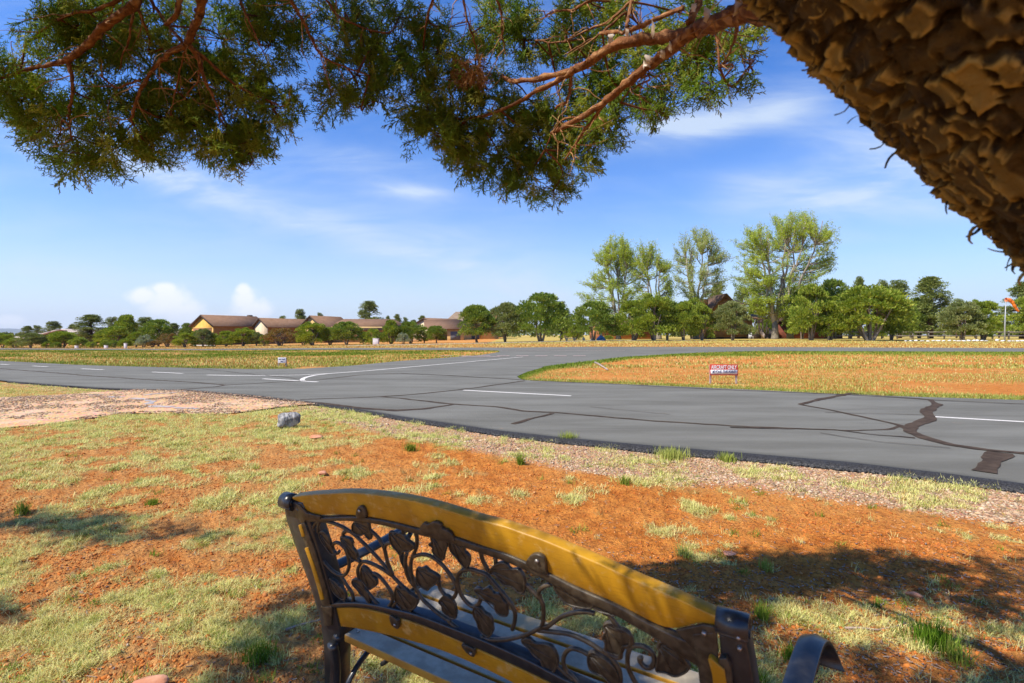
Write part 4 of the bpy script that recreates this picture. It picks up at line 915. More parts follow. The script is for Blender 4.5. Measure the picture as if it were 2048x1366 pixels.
scroll_top(lp, bp(580, 1004, .004), .0295, .026); scroll_top(rp, bp(1466, 1250, .012), .028, .027)
# seat slats
SB = np.array([-.600, 1.640, .400])
def seatp(a, b, z=0): return SB+e1*a+e2*b+ez*z
def slat(b0, w, z0, tilt):
    mb = MB(); th = .024; a0, a1 = .085, 1.235
    V = [seatp(a0, b0, z0), seatp(a1, b0, z0), seatp(a1, b0+w, z0+tilt), seatp(a0, b0+w, z0+tilt)]
    mb.hexa([bl(v-ez*th) for v in V]+[bl(v) for v in V]); o = mb.build('seat_slat', M['slat'], bench); bevel(o, .004, 3); return o
for b0, z0, tl in [(.005, .012, -.002), (.086, .008, -.003), (.167, .004, -.001), (.248, .004, .003), (.329, .008, .005)]: 
    sl = slat(b0, .068, z0, tl)
    for a in (.11, 1.21): c = bl(seatp(a, b0+.034, z0+.002)); mb = MB(); mb.tube([c-ez*.004, c+ez*.003], [.006, .004], 8); mb.build('bolt', M['bolt'], sl)
for a in (.05, 1.255):
    mb = MB(); mb.tube([bl(seatp(a, .0, -.012)), bl(seatp(a, .1, -.018)), bl(seatp(a, .25, -.022)), bl(seatp(a, .41, -.010))], .014, 8); mb.build('seat_side', M['iron_black'], bench, True)
    mb = MB(); mb.tube([bl(p) for p in smooth_line([seatp(a, .40, -.01), seatp(a, .425, -.12), seatp(a, .41, -.25), seatp(a, .46, -.40)])], .013, 8); mb.build('leg', M['iron_black'], bench, True)
    mb = MB(); mb.tube([bl(p) for p in smooth_line([seatp(a, -.01, -.02), seatp(a, .0, -.15), seatp(a, -.06, -.40)])], .017, 8); mb.build('leg', M['iron_black'], bench, True)
    mb = MB(); mb.tube([bl(p) for p in smooth_line([seatp(a, .0, -.30), seatp(a, .06, -.17), seatp(a, .18, -.115), seatp(a, .31, -.17), seatp(a, .40, -.30)])], .009, 8); mb.build('leg_arch', M['iron_black'], bench, True)
mb = MB(); mb.tube([bl(p) for p in smooth_line([seatp(.05, .20, -.20), seatp(.2, .2, -.10), seatp(.5, .2, -.06), seatp(.8, .2, -.06), seatp(1.05, .2, -.10), seatp(1.25, .2, -.20)])], .008, 8); mb.build('cross_brace', M['iron_black'], bench, True)
def arm(a0, a1, w, dz=0):
    prof = smooth_line([(-.03, .195), (.05, .20), (.13, .205), (.22, .212), (.31, .222), (.39, .225), (.44, .212), (.470, .185), (.482, .155), (.478, .130)])
    V = []; n = len(prof)
    for i, (b, z) in enumerate(prof):
        a = a0+(a1-a0)*i/n; d = prof[min(i+1, n-1)]-prof[max(i-1, 0)]; d /= np.linalg.norm(d); nn = np.array([-d[1], d[0]])*.011
        for s_, k, q in ((-w/2, 0, .55), (0, 0, 1.3), (w/2, 0, .55), (w/2, 1, 1), (-w/2, 1, 1)):
            o_ = nn*q if k == 0 else -nn*.4; V.append(bl(seatp(a+s_, b+o_[0], z+dz+o_[1])))
    Q = [(5*i+k, 5*i+(k+1) % 5, 5*i+5+(k+1) % 5, 5*i+5+k)[::-1] for i in range(n-1) for k in range(5)]
    mb = MB(); mb.add(V, Q, polys=[[0, 1, 2, 3, 4], [5*(n-1)+k for k in (4, 3, 2, 1, 0)]]); o = mb.build('armrest', M['iron_black'], bench, False); bevel(o, .002, 2)
    mb = MB(); aa = a0+(a1-a0)*.75; mb.tube([bl(p) for p in smooth_line([seatp(aa-.01, .36, .205+dz), seatp(aa-.03, .33, .12), seatp(min(max(a0, .05), 1.255), .38, .0)])], .010, 8); mb.build('arm_support', M['iron_black'], bench, True)
arm(.01, .06, .046); arm(1.28, 1.385, .056, -.045)

# ------------------------------------------------------------------ foreground juniper
tree = empty('juniper_tree', (1.9, .72, 0)); tag(tree, 'shaggy barked juniper whose trunk and hanging sprays frame the top of the picture', 'tree')
to = np.array([1.9, .72, 0.0])
def fgp(px, row, Y): return np.array([(px-1024)/F*Y, Y, H+(HR-row)/F*Y])
def build_trunk():
    path = smooth_line([(1.95, .74, -.15), (1.88, .72, .3), (1.66, .70, .79), (1.372, .68, 1.165), (1.075, .66, 1.428), (.795, .655, 1.665), (.52, .66, 1.925), (.20, .70, 2.24), (-.1, .78, 2.6), (-.3, .9, 3.0)])
    d = np.concatenate([[0], np.cumsum(np.linalg.norm(np.diff(path, axis=0), axis=1))]); n = 760; s = np.linspace(0, d[-1], n)
    P = np.stack([np.interp(s, d, path[:, k]) for k in range(3)], 1)
    ker = np.ones(25)/25; Pp = np.pad(P, ((12, 12), (0, 0)), 'edge'); P = np.stack([np.convolve(Pp[:, k], ker, 'valid') for k in range(3)], 1)
    R0 = np.interp(s/d[-1], [0, .1, .35, .6, .8, 1], [.30, .24, .215, .205, .17, .12])
    k = 250; th = np.linspace(0, 2*PI, k, endpoint=False)
    T = np.gradient(P, axis=0); T /= np.linalg.norm(T, axis=1)[:, None]
    a = np.cross(T, [0, 1, 0]); a /= np.linalg.norm(a, axis=1)[:, None]; b = np.cross(T, a)
    SS, TH = np.meshgrid(s, th, indexing='ij')
    # plates: jittered cells in (s, circumference)
    cu, cv = .058, .031; nv = int(round(2*PI*.21/cv)); U = SS/cu+2.0*(fbm(SS*9, TH*4, 3, 41)-.5); V_ = TH/(2*PI)*nv+2.0*(fbm(SS*8+4, TH*0+1, 3, 43)-.5)+.8*(fbm(SS*20, TH*5, 2, 44)-.5)*np.sin(TH/2)
    iu, iv = np.floor(U), np.floor(V_); f1 = np.full(U.shape, 9.); f2 = np.full(U.shape, 9.); idr = np.zeros(U.shape); tlt = np.zeros(U.shape)
    for du in (-1, 0, 1):
        for dv in (-1, 0, 1):
            cu_, cv_ = iu+du, iv+dv; cw = np.mod(cv_, nv); jx = cu_+.15+.7*_hash(cu_, cw, 1); jy = cv_+.15+.7*_hash(cu_, cw, 2)
            dd = np.hypot(U-jx, V_-jy); h = _hash(cu_, cw, 3); nearer = dd < f1
            f2 = np.where(nearer, f1, np.minimum(f2, dd)); idr = np.where(nearer, h, idr); tlt = np.where(nearer, (U-jx)*(h-.3)*1.2+(V_-jy)*(_hash(cu_, cw, 4)-.5), tlt); f1 = np.where(nearer, dd, f1)
    e = f2-f1
    disp = sstep(e, .0, .20)*.020+np.exp(-((e-.16)/.08)**2)*.006+idr*.012+tlt*.012+(fbm(SS*60, TH*18, 3, 53)-.5)*.009+(fbm(SS*40, TH*12, 3, 47)-.5)*.010+(fbm(SS*120, TH*34, 2, 48)-.5)*.004+(fbm(SS*3, TH*1.0, 2, 50)-.5)*.008
    R = R0[:, None]+disp-.024
    # keep the seam closed
    w = sstep(th, 2*PI-.35, 2*PI)[None, :]; R = R*(1-w)+R[:, :1]*w
    V = P[:, None]+R[..., None]*(np.cos(TH)[..., None]*a[:, None]+np.sin(TH)[..., None]*b[:, None])
    i = np.arange(n-1)[:, None]; j = np.arange(k)[None]; j2 = (j+1) % k
    Q = np.stack([i*k+j, i*k+j2, (i+1)*k+j2, (i+1)*k+j], -1).reshape(-1, 4)
    # curled flakes standing off the bark
    mb = MB(); rg = random.Random(4)
    for q in range(700):
        si = rg.randint(150, n-60)
        for _ in range(40):
            tj = rg.randrange(k); p = V[si, tj]; nrm = p-P[si]; nrm /= np.linalg.norm(nrm)
            if q % 5 < 2 or abs(np.dot(nrm, (p-EYE)/np.linalg.norm(p-EYE))) < .3: break
        t_ = T[si]*rg.choice((-1, 1))
        L = rg.uniform(.016, .038); wd = rg.uniform(.007, .018); cur = rg.uniform(.2, 1.5); pts = []; ang = rg.uniform(.5, 1.2)
        x = p-nrm*.006; side = np.cross(nrm, t_)
        for kk in range(6):
            pts.append((x, wd*(1-kk/6.5))); x = x+(nrm*math.sin(ang)+t_*math.cos(ang))*L/5; ang += cur*rg.uniform(.2, .5)*(1 if q % 2 else -1)
        Vv = []; 
        for (x, w_) in pts:
            Vv += [x-side*w_/2-to, x+side*w_/2-to, x+side*w_/2+nrm*.0015+t_*.001-to, x-side*w_/2+nrm*.0015+t_*.001-to]
        mb.add(Vv, [(4*i_+c_, 4*i_+(c_+1) % 4, 4*i_+4+(c_+1) % 4, 4*i_+4+c_) for i_ in range(5) for c_ in range(4)], rnd=rg.random())
    Vf = np.vstack(mb.V); nb0 = n*k; bark_shade = np.clip((idr*.6+.15)*sstep(e, .05, .25)+.45*np.exp(-((e-.18)/.09)**2), 0, 1)  # crevice shade and rim highlights put into the bark colour
    np_mesh('trunk', np.vstack([(V-to).reshape(-1, 3), Vf]), np.vstack([Q, np.array(mb.Q)+nb0]), M['trunk'], tree, True, {'rnd': np.concatenate([bark_shade.ravel(), np.concatenate(mb.R)])})
build_trunk()
BR = []   # branch polylines in world space, used to hang the sprays on
def branch(pts, r0, r1, name='branch', k=9, rough=.12, mat='limb'):
    P = smooth_line([fgp(p[0], p[1], p[2]*(.955 if p[2] > 1.5 else 1)) for p in pts]); n = len(P); rg = RNG
    P = P+rg.normal(0, 1, P.shape)*.0016; r = np.linspace(r0, r1, n)*(.82 if pts[0][2] > 1.5 else 1)*(1+rg.uniform(-rough, rough, n))
    mb = MB(); mb.tube(P-to, r, k, rnd=.2); BR.append(P)
    V = mb.V[0]; V += rg.normal(0, 1, V.shape)*np.repeat(r, k)[:, None]*.13; mb.R[0] = np.clip(rg.uniform(0, 1, len(V)), 0, 1)*.9
    return mb.build(name, M[mat], tree, True)
branch([(273, -60, 1.75), (273, 0, 1.78), (240, 32, 1.8), (205, 55, 1.82), (180, 85, 1.85), (150, 108, 1.88), (128, 122, 1.9)], .019, .012)
branch([(130, 122, 1.9), (95, 131, 1.92), (60, 138, 1.94), (20, 150, 1.96), (-20, 165, 1.98)], .010, .006)
branch([(135, 120, 1.9), (143, 150, 1.9), (145, 190, 1.91), (138, 220, 1.92), (140, 250, 1.93), (142, 280, 1.93)], .009, .003)
branch([(250, -10, 1.85), (200, 18, 1.87), (140, 28, 1.9), (90, 55, 1.95), (50, 88, 2.0)], .009, .003)
branch([(415, -40, 1.72), (402, 5, 1.75), (398, 30, 1.78), (385, 60, 1.8), (372, 92, 1.82)], .018, .014)
branch([(372, 92, 1.82), (345, 103, 1.84), (318, 125, 1.86), (295, 155, 1.88), (278, 190, 1.9), (262, 240, 1.92)], .0125, .005)
branch([(380, 92, 1.82), (398, 120, 1.84), (405, 150, 1.86), (425, 190, 1.88), (440, 225, 1.9)], .012, .004)
branch([(385, 98, 1.82), (415, 120, 1.86), (450, 155, 1.9), (500, 185, 1.95), (560, 212, 1.98)], .010, .003)
branch([(270, 0, 1.84), (262, 40, 1.86), (258, 80, 1.88), (245, 110, 1.9), (240, 140, 1.92)], .006, .002)
branch([(300, 0, 1.9), (325, 35, 1.92), (345, 60, 1.9), (365, 85, 1.86)], .007, .006)
branch([(272, 8, 1.84), (290, 50, 1.9), (300, 80, 1.95), (296, 110, 1.97)], .008, .003)
branch([(360, -10, 1.8), (352, 30, 1.82), (330, 50, 1.86)], .012, .007)
branch([(575, -30, 1.8), (585, 5, 1.82), (608, 44, 1.85), (622, 75, 1.87), (646, 113, 1.9), (697, 137, 1.95), (740, 150, 1.98)], .009, .003)
branch([(650, -10, 1.9), (670, 25, 1.93), (700, 45, 1.96), (740, 60, 2.0)], .006, .003)
branch([(480, 0, 1.85), (500, 45, 1.88), (515, 80, 1.9), (530, 110, 1.93)], .006, .002)
branch([(200, 150, 1.93), (235, 175, 1.93), (258, 168, 1.92), (280, 160, 1.9)], .004, .005)
branch([(370, 100, 1.84), (362, 130, 1.86), (352, 180, 1.9), (338, 235, 1.93)], .004, .002)
branch([(398, 140, 1.85), (395, 165, 1.87), (370, 190, 1.9)], .004, .002)
# right hand limbs leaving the trunk
branch([(1560, 10, .95), (1500, 22, 1.05), (1475, 27, 1.1), (1430, 46, 1.2), (1395, 58, 1.28)], .025, .019, k=12)
branch([(1395, 58, 1.28), (1350, 72, 1.36), (1303, 76, 1.44), (1229, 92, 1.56), (1185, 119, 1.65), (1145, 140, 1.74), (1079, 156, 1.88), (1026, 162, 2.0), (1003, 150, 2.06)], .0175, .007, k=10)
branch([(1395, 60, 1.28), (1362, 80, 1.33), (1343, 98, 1.38), (1303, 127, 1.46), (1250, 169, 1.58), (1206, 206, 1.68), (1158, 237, 1.8), (1105, 266, 1.95)], .0175, .007, k=10)
branch([(1150, 138, 1.72), (1119, 160, 1.8), (1066, 187, 1.9), (1000, 222, 2.02), (930, 240, 2.15)], .013, .006)
branch([(1206, 206, 1.68), (1190, 235, 1.75), (1165, 265, 1.82), (1150, 290, 1.88), (1130, 320, 1.92)], .008, .004)
branch([(1145, 145, 1.74), (1140, 175, 1.8), (1135, 200, 1.85), (1110, 215, 1.9)], .008, .004)
branch([(1370, 14, 1.4), (1316, 37, 1.46), (1280, 52, 1.52), (1245, 64, 1.58), (1200, 66, 1.65)], .007, .006)
branch([(1400, -20, 1.35), (1395, 10, 1.32), (1378, 45, 1.3)], .010, .010)
branch([(1264, -10, 1.7), (1258, 30, 1.62), (1253, 55, 1.58)], .006, .006)
branch([(1260, 2, 1.75), (1215, 45, 1.78), (1170, 62, 1.85), (1120, 85, 1.95), (1070, 80, 2.0)], .006, .003)
branch([(1250, 25, 1.75), (1205, 65, 1.78), (1170, 85, 1.82), (1130, 110, 1.9)], .005, .003)
branch([(1180, 0, 1.85), (1150, 18, 1.88), (1110, 22, 1.92), (1080, 40, 1.96)], .006, .003)
branch([(1165, 240, 1.8), (1130, 235, 1.86), (1105, 265, 1.92), (1090, 300, 1.98)], .005, .002)
branch([(1290, 150, 1.5), (1298, 160, 1.55), (1262, 180, 1.62), (1240, 205, 1.68)], .003, .002)
branch([(1475, 45, 1.2), (1470, 75, 1.3), (1462, 100, 1.4), (1440, 135, 1.5)], .005, .002)
branch([(870, -10, 1.95), (855, 30, 1.98), (850, 60, 2.0)], .006, .003); branch([(925, -10, 1.95), (935, 40, 1.98), (948, 80, 2.02), (955, 110, 2.05)], .006, .003)
branch([(990, -10, 1.9), (1002, 25, 1.93), (1005, 70, 1.97), (1012, 112, 2.0)], .0055, .002)
# pale curls of peeling bark on the limbs
mb = MB(); rg = random.Random(3)
for (px, r, Y, sz) in [(1465, 26, 1.08, .026), (1405, 45, 1.22, .020), (1300, 72, 1.42, .024), (1218, 88, 1.55, .018), (1335, 105, 1.38, .015), (1290, 132, 1.46, .020), (1283, 138, 1.47, .014), (1320, 118, 1.42, .014), (1250, 76, 1.5, .013), (366, 92, 1.80, .008), (1235, 70, 1.52, .012), (1380, 28, 1.28, .012)]:
    c = fgp(px, r, Y)-to-np.array([0, .022, 0]); a = rg.uniform(0, 3); V = []
    for k in range(6):
        t_ = k/5; bend = math.sin(t_*2.2)*sz*.5; w_ = sz*.5*(.6+.5*rg.random())
        V += [c+np.array([math.cos(a)*w_, -bend, math.sin(a)*w_-sz*.7+t_*sz*1.4]), c+np.array([-math.cos(a)*w_, -bend, -math.sin(a)*w_*.4-sz*.7+t_*sz*1.4])]
    V = V+[v+np.array([0, .0015, 0]) for v in V]
    mb = MB(); mb.add(V, [(2*i, 2*i+1, 2*i+3, 2*i+2) for i in range(5)]+[(12+2*i, 14+2*i, 15+2*i, 13+2*i) for i in range(5)]+[(0, 2, 14, 12), (1, 13, 15, 3)])
    mb.build('peeling_bark', M['peel'], tree)

def sprig_proto(seed):
    rg = random.Random(seed); segs = []
    def grow(p, d, L, lvl, r):
        n = 5 if lvl == 0 else (3 if lvl == 1 else 2)
        for i in range(n):
            d2 = d+np.array([rg.uniform(-.22, .22) for _ in range(3)]); d2 /= np.linalg.norm(d2); q = p+d2*L/n; segs.append((p, q, r*(1-.12*i), lvl))
            if lvl < 2:
                for sd in (-1, 1):
                    if rg.random() < (.95 if lvl == 0 else .8):
                        ax = np.cross(d2, [rg.uniform(-.5, .5), rg.uniform(-.5, .5), 1]); ax /= np.linalg.norm(ax)+1e-9
                        d3 = d2*.72+ax*sd*rg.uniform(.5, .95)+np.array([rg.uniform(-.3, .3) for _ in range(3)]); d3 /= np.linalg.norm(d3); grow(q, d3, L*(.52 if lvl == 0 else .42)*(1-.1*i), lvl+1, r*.9)
            p, d = q, d2
    grow(np.zeros(3), np.array([1.0, 0, 0]), .078, 0, .0017)
    V = []; Fc = []
    for (a, b, r, lvl) in segs:
        t_ = b-a; t_ /= np.linalg.norm(t_); n_ = np.cross(t_, [.3, .5, .8]); n_ /= np.linalg.norm(n_); m_ = np.cross(t_, n_); o = len(V)
        for e_, rr in ((a, r), (b+t_*.001, r*.75)):
            for k in range(3): w_ = 2*PI*k/3; V.append(e_+(n_*math.cos(w_)+m_*math.sin(w_))*rr)
        for k in range(3): k2 = (k+1) % 3; Fc.append((o+k, o+k2, o+3+k2, o+3+k))
    return np.array(V), np.array(Fc)
PROT = [sprig_proto(s_) for s_ in range(6)]
print('sprig faces', [len(p[1]) for p in PROT])
def sprays(pos, dirs, scale, name, mat):
    Vs = []; Fs = []; Rn = []; off = 0; which = RNG.integers(0, 6, len(pos))
    for w in range(6):
        idx = np.where(which == w)[0]
        if len(idx) == 0: continue
        V, Fc = PROT[w]; n = len(idx); d = dirs[idx]/np.linalg.norm(dirs[idx], axis=1)[:, None]
        h = RNG.normal(0, 1, (n, 3)); a = np.cross(d, h); a /= np.linalg.norm(a, axis=1)[:, None]; b = np.cross(d, a)
        Rm = np.stack([d, a, b], 2)*scale[idx][:, None, None]
        X = np.einsum('nij,vj->nvi', Rm, V)+pos[idx][:, None]
        Vs.append(X.reshape(-1, 3)); Fs.append((Fc[None]+(np.arange(n)*len(V))[:, None, None]+off).reshape(-1, 4)); off += n*len(V); Rn.append(np.repeat(RNG.uniform(0, 1, n), len(V)))
    return np_mesh(name, np.concatenate(Vs)-to, np.concatenate(Fs), mat, tree, False, {'rnd': np.concatenate(Rn)})
ELL = [(30, 130, 58, 50), (45, 200, 52, 42), (95, 45, 60, 42), (170, 30, 75, 40), (200, 75, 62, 42), (120, 270, 72, 48), (150, 325, 44, 32), (225, 300, 78, 45), (300, 305, 46, 36), (205, 208, 44, 40), (90, 250, 40, 40), (270, 245, 65, 48), (340, 235, 60, 50), (345, 140, 55, 60), (262, 90, 60, 42), (300, 30, 85, 45),
       (430, 265, 85, 50), (462, 308, 66, 38), (500, 305, 30, 30), (400, 180, 72, 60), (470, 190, 62, 54), (450, 80, 76, 62), (540, 90, 55, 62), (545, 215, 55, 40), (545, 25, 80, 42), (662, 195, 34, 44), (690, 60, 62, 52), (715, 150, 62, 52), (760, 95, 55, 66), (735, 205, 42, 24), (800, 35, 60, 44), (175, 140, 40, 18),
       (848, 125, 46, 52), (832, 215, 38, 42), (862, 262, 52, 40), (915, 265, 62, 58), (900, 175, 55, 46), (958, 150, 55, 55), (895, 55, 65, 45), (980, 45, 66, 45), (945, 310, 44, 34), (1000, 318, 62, 50), (1060, 350, 52, 36), (1108, 380, 30, 26), (1080, 285, 70, 52), (1145, 305, 52, 42), (1195, 275, 38, 44), (1215, 245, 25, 25), (1000, 235, 55, 42),
       (1060, 200, 50, 40), (1120, 215, 55, 42), (1050, 80, 75, 52), (1130, 60, 66, 56), (1195, 100, 52, 46), (1180, 175, 44, 34), (1245, 180, 42, 32), (1295, 205, 38, 28), (1325, 222, 22, 16), (1280, 50, 66, 50), (1335, 100, 55, 46), (1400, 125, 48, 48), (1435, 170, 44, 26), (1480, 95, 40, 50), (1395, 35, 56, 40), (1500, 130, 18, 30), (1300, 150, 40, 40), (1225, 20, 60, 30)]
def canopy():
    pos = []; dr = []; sc = []
    for (px, r, rx, ry) in ELL:
        r = r-(12 if px < 600 and r > 230 else 0)
        Yc = np.interp(px, [0, 600, 800, 1100, 1300, 1500], [1.95, 1.98, 2.05, 2.15, 1.85, 1.6])
        n = int(rx*ry*PI/390000*9500*1.9*(Yc/2)**2*.215); a = RNG.uniform(0, 2*PI, n); q = np.sqrt(RNG.uniform(0, 1, n))*.98
        X = px+np.cos(a)*q*rx; Rr = r+np.sin(a)*q*ry; Y = Yc+RNG.uniform(-.16, .16, n)*(1-.4*q)
        kp = fbm(X/30., Rr/30., 3, 71) > .425; a, q, X, Rr, Y = a[kp], q[kp], X[kp], Rr[kp], Y[kp]; n = len(X)
        P = np.stack([(X-1024)/F*Y, Y, H+(HR-Rr)/F*Y], 1); out = np.stack([np.cos(a)*q, RNG.normal(0, .4, n), -np.sin(a)*q], 1)*1.0+RNG.normal(0, .55, (n, 3))+np.array([0, 0, -.25])
        pos.append(P-out/np.linalg.norm(out, axis=1)[:, None]*.03); dr.append(out); sc.append(RNG.uniform(.7, 1.25, n))
    pos, dr, sc = np.concatenate(pos), np.concatenate(dr), np.concatenate(sc)
    sprays(pos, dr, sc, 'foliage', M['fg_leaf']); print('sprays', len(pos))
    # twigs inside each cluster
    mb = MB()
    for (px, r, rx, ry) in ELL:
        Yc = np.interp(px, [0, 600, 800, 1100, 1300, 1500], [1.95, 1.98, 2.05, 2.15, 1.85, 1.6])
        base = fgp(px, r, Yc); allp = np.concatenate(BR); near = allp[np.argmin(np.linalg.norm(allp-base, axis=1))]
        mid = (near+base)/2+RNG.normal(0, .03, 3); mb.tube(smooth_line([near-to, mid-to, base-to]), np.linspace(.004, .0025, 11), 5, rnd=.3)
        for _ in range(9):
            a = RNG.uniform(0, 2*PI); tip = fgp(px+math.cos(a)*rx*.85, r+math.sin(a)*ry*.85, Yc+RNG.uniform(-.12, .12)); m2 = (base+tip)/2+RNG.normal(0, .02, 3)
            mb.tube(smooth_line([base-to, m2-to, tip-to]), np.linspace(.0024, .0009, 11), 4, rnd=.3)
    allp = np.concatenate([b for b in BR])
    for _ in range(190):
        q = allp[RNG.integers(0, len(allp))]; d = RNG.normal(0, 1, 3)+np.array([0, 0, -.7]); d /= np.linalg.norm(d); L_ = RNG.uniform(.04, .17); pts = [q]
        for _k in range(5): d = d+RNG.normal(0, .25, 3); d /= np.linalg.norm(d); pts.append(pts[-1]+d*L_/5)
        mb.tube(np.array(pts)-to, np.linspace(.0022, .0006, 6), 4, rnd=.9)
        if RNG.uniform() < .6: e_ = d+RNG.normal(0, .7, 3); e_ /= np.linalg.norm(e_); mb.tube(np.array([pts[2], pts[2]+e_*L_*.2, pts[2]+e_*L_*.45])-to, [.0013, .0009, .0005], 4, rnd=.9)
    mb.build('twigs', M['limb'], tree)
    # dead brown spray
    n = 26; P = np.array([fgp(RNG.uniform(915, 965), RNG.uniform(100, 155), 2.0+RNG.uniform(-.15, .0)) for _ in range(n)]); sprays(P, RNG.normal(0, .5, (n, 3))+np.array([0, -.2, -.6]), RNG.uniform(.6, 1.0, n), 'dead_foliage', M['fg_dead'])
    # unseen rest of the crown, above and behind the camera: sprays placed for their shade
    sx, sy = -S[0]/S[2], -S[1]/S[2]; tg = []
    def shade(n, x0, x1, y0, y1, zl, zh, holes=(), edge=True):
        x = RNG.uniform(x0, x1, n); y = RNG.uniform(y0, y1, n); keep = np.ones(n, bool)
        bd = 2.92+.22*(fbm(x*1.4, x*0, 3, 61)-.5)*2+np.interp(x, [-1.2, .7, 1.5, 4], [-.25, -.15, .22, .3]) if edge else 99
        keep &= (y < bd)
        keep &= fbm(x*2.2, y*2.2, 3, 66) > .30
        for (hx, hy, hr) in holes: keep &= np.hypot((x-hx)*.8, y-hy) > hr*(.8+.5*fbm(x*6, y*6, 2, 9))
        x, y = x[keep], y[keep]; z = RNG.uniform(zl, zh, len(x)); z = np.where(y > 2.2, np.maximum(z, 2.75+(y-2.2)*.5), z)
        tg.append(np.stack([x-sx*z, y-sy*z, z], 1))
    holes = [(1.95, 2.50, .34), (2.35, 2.62, .22), (1.5, 2.36, .20), (1.75, 2.2, .18), (2.35, 2.1, .10), (.80, 1.39, .18), (.66, 1.46, .10), (.35, 1.62, .05), (.30, 2.0, .13), (-.75, 2.15, .10), (.60, 1.78, .10), (.9, 1.9, .08), (2.7, 2.35, .08), (1.2, 2.45, .06)]
    shade(3900, -1.15, 4.6, .9, 3.4, 2.55, 3.3, holes)
    shade(700, -.6, 1.9, .3, 1.6, 1.95, 2.6, holes[5:9]); shade(420, -.25, .62, 1.42, 2.05, 2.0, 2.6, [(.30, 2.0, .16), (.6, 1.78, .14), (.05, 1.98, .08)])
    for (x0, x1, y0, y1, n) in [(-3.9, -2.9, 3.6, 3.85, 110), (-3.0, -2.1, 3.44, 3.56, 45), (-2.9, -2.45, 2.42, 2.52, 28)]: 
        shade(n, x0, x1, y0, y1, 2.6, 2.9, (), False)
    P = np.concatenate(tg); k = P[:, 1]; Yq = np.maximum(P[:, 1], .01); vis = (P[:, 1] > -.1) & (np.abs(P[:, 0]) < 1.0*Yq+.24) & ((P[:, 2]-H) < .652*Yq+.20)
    P = P[~vis]; n = len(P); sprays(P, RNG.normal(0, 1, (n, 3)), RNG.uniform(1.8, 2.6, n), 'foliage', M['fg_leaf']); print('shade sprays', n, 'dropped', vis.sum())
    for q in range(7):
        a = np.array([-.1, .8, 2.6]); cand = P[(P[:, 0] > -1.7) & (P[:, 1] < .9)]; b = cand[RNG.integers(0, len(cand))]; mm = (a+b)/2+np.array([0, 0, .35]); mb = MB(); mb.tube(smooth_line([a-to, mm-to, b-to]), np.linspace(.03, .008, 11), 7); mb.build('branch', M['limb'], tree, True)
canopy()

# ------------------------------------------------------------------ background plants: prototypes
def leaf_quads(c, d, L, Wd, bend=0):
    """elongated leaf quads at c pointing d"""
    n = len(c); d = d/np.linalg.norm(d, axis=1)[:, None]; a = np.cross(d, RNG.normal(0, 1, (n, 3))); a /= np.linalg.norm(a, axis=1)[:, None]
    L = np.broadcast_to(L, (n,))[:, None]; Wd = np.broadcast_to(Wd, (n,))[:, None]
    V = np.stack([c-a*Wd*.25, c+d*L*.5-a*Wd*.5, c+d*L, c+d*L*.5+a*Wd*.5], 1).reshape(-1, 3)
    return V, np.arange(4*n).reshape(-1, 4)
def juniper_proto(seed, h=5.0, w=4.2, low=.12, lobes=62, per=190, cone=0.0, leafm='juniper', stems=5, up_=1.2, lw=(.11, .30)):
    global RNG
    keep = RNG; RNG = np.random.default_rng(seed)
    root = empty('juniper', (0, 0, 0)); cs = []
    for i in range(lobes):
        t = RNG.uniform(0, 1)**.8; z = low+(1-low)*t
        prof = math.sqrt(max(0.02, 1-((t-.36)/.66)**2)) if not cone else max(.12, (1-t)**.75*(.55+.45*min(1, t/.15)))
        a = RNG.uniform(0, 2*PI); q = RNG.uniform(.35, 1)**.5*prof*(.85+.25*RNG.uniform()); cs.append((math.cos(a)*q*w/2*.86, math.sin(a)*q*w/2*.86, z*h*.95, RNG.uniform(.46, .80)*w/4.2*(1.15-.35*t)))
    V = []; 
    Cn = []; D = []
    for (x, y, z, r) in cs:
        v = RNG.normal(0, 1, (per, 3)); v /= np.linalg.norm(v, axis=1)[:, None]; v[:, 2] = np.abs(v[:, 2])*1.1-.35; rad = r*RNG.uniform(.55, 1.05, per)
        Cn.append(np.array([x, y, z])+v*rad[:, None]*np.array([1, 1, 1.15])); D.append(v*.8+np.array([x*.25, y*.25, up_])+RNG.normal(0, .3, (per, 3)))
    Cn, D = np.concatenate(Cn), np.concatenate(D); Cn[:, 2] = np.maximum(Cn[:, 2], .05)
    V, Q = leaf_quads(Cn, D, RNG.uniform(lw[0]*1.2, lw[1]*1.1, len(Cn)), RNG.uniform(lw[0]*.7, lw[0]*1.3, len(Cn)))
    root['dim'] = [float(np.percentile(Cn[:, 2], 99.5)), float(np.percentile(np.abs(Cn[:, :2]), 98)*2.05)]
    np_mesh('crown', V, Q, M[leafm], root, False, {'rnd': np.repeat(RNG.uniform(0, 1, len(Cn)), 4)})
    mb = MB()
    for s_ in range(stems):
        a = RNG.uniform(0, 2*PI); sp = RNG.uniform(.15, .55) if stems > 1 else .05; e_ = np.array([math.cos(a)*sp*w/2, math.sin(a)*sp*w/2, h*RNG.uniform(.55, .8)]); b_ = np.array([math.cos(a)*.12, math.sin(a)*.12, -.1])
        mm = b_*.6+e_*.4+RNG.normal(0, .12, 3); mb.tube(smooth_line([b_, mm, e_]), np.linspace(.11 if stems > 1 else .17, .03, 11), 6, rnd=RNG.uniform(0, .9))
        for _ in range(3):
            t = RNG.uniform(.3, .8); p = mm+(e_-mm)*t; q = cs[RNG.integers(0, len(cs))]; mb.tube([p, (p+np.array(q[:3]))/2+RNG.normal(0, .08, 3), np.array(q[:3])], [.035, .025, .012], 5)
    mb.build('trunk', M['far_bark'], root, True)
    RNG = keep; return root
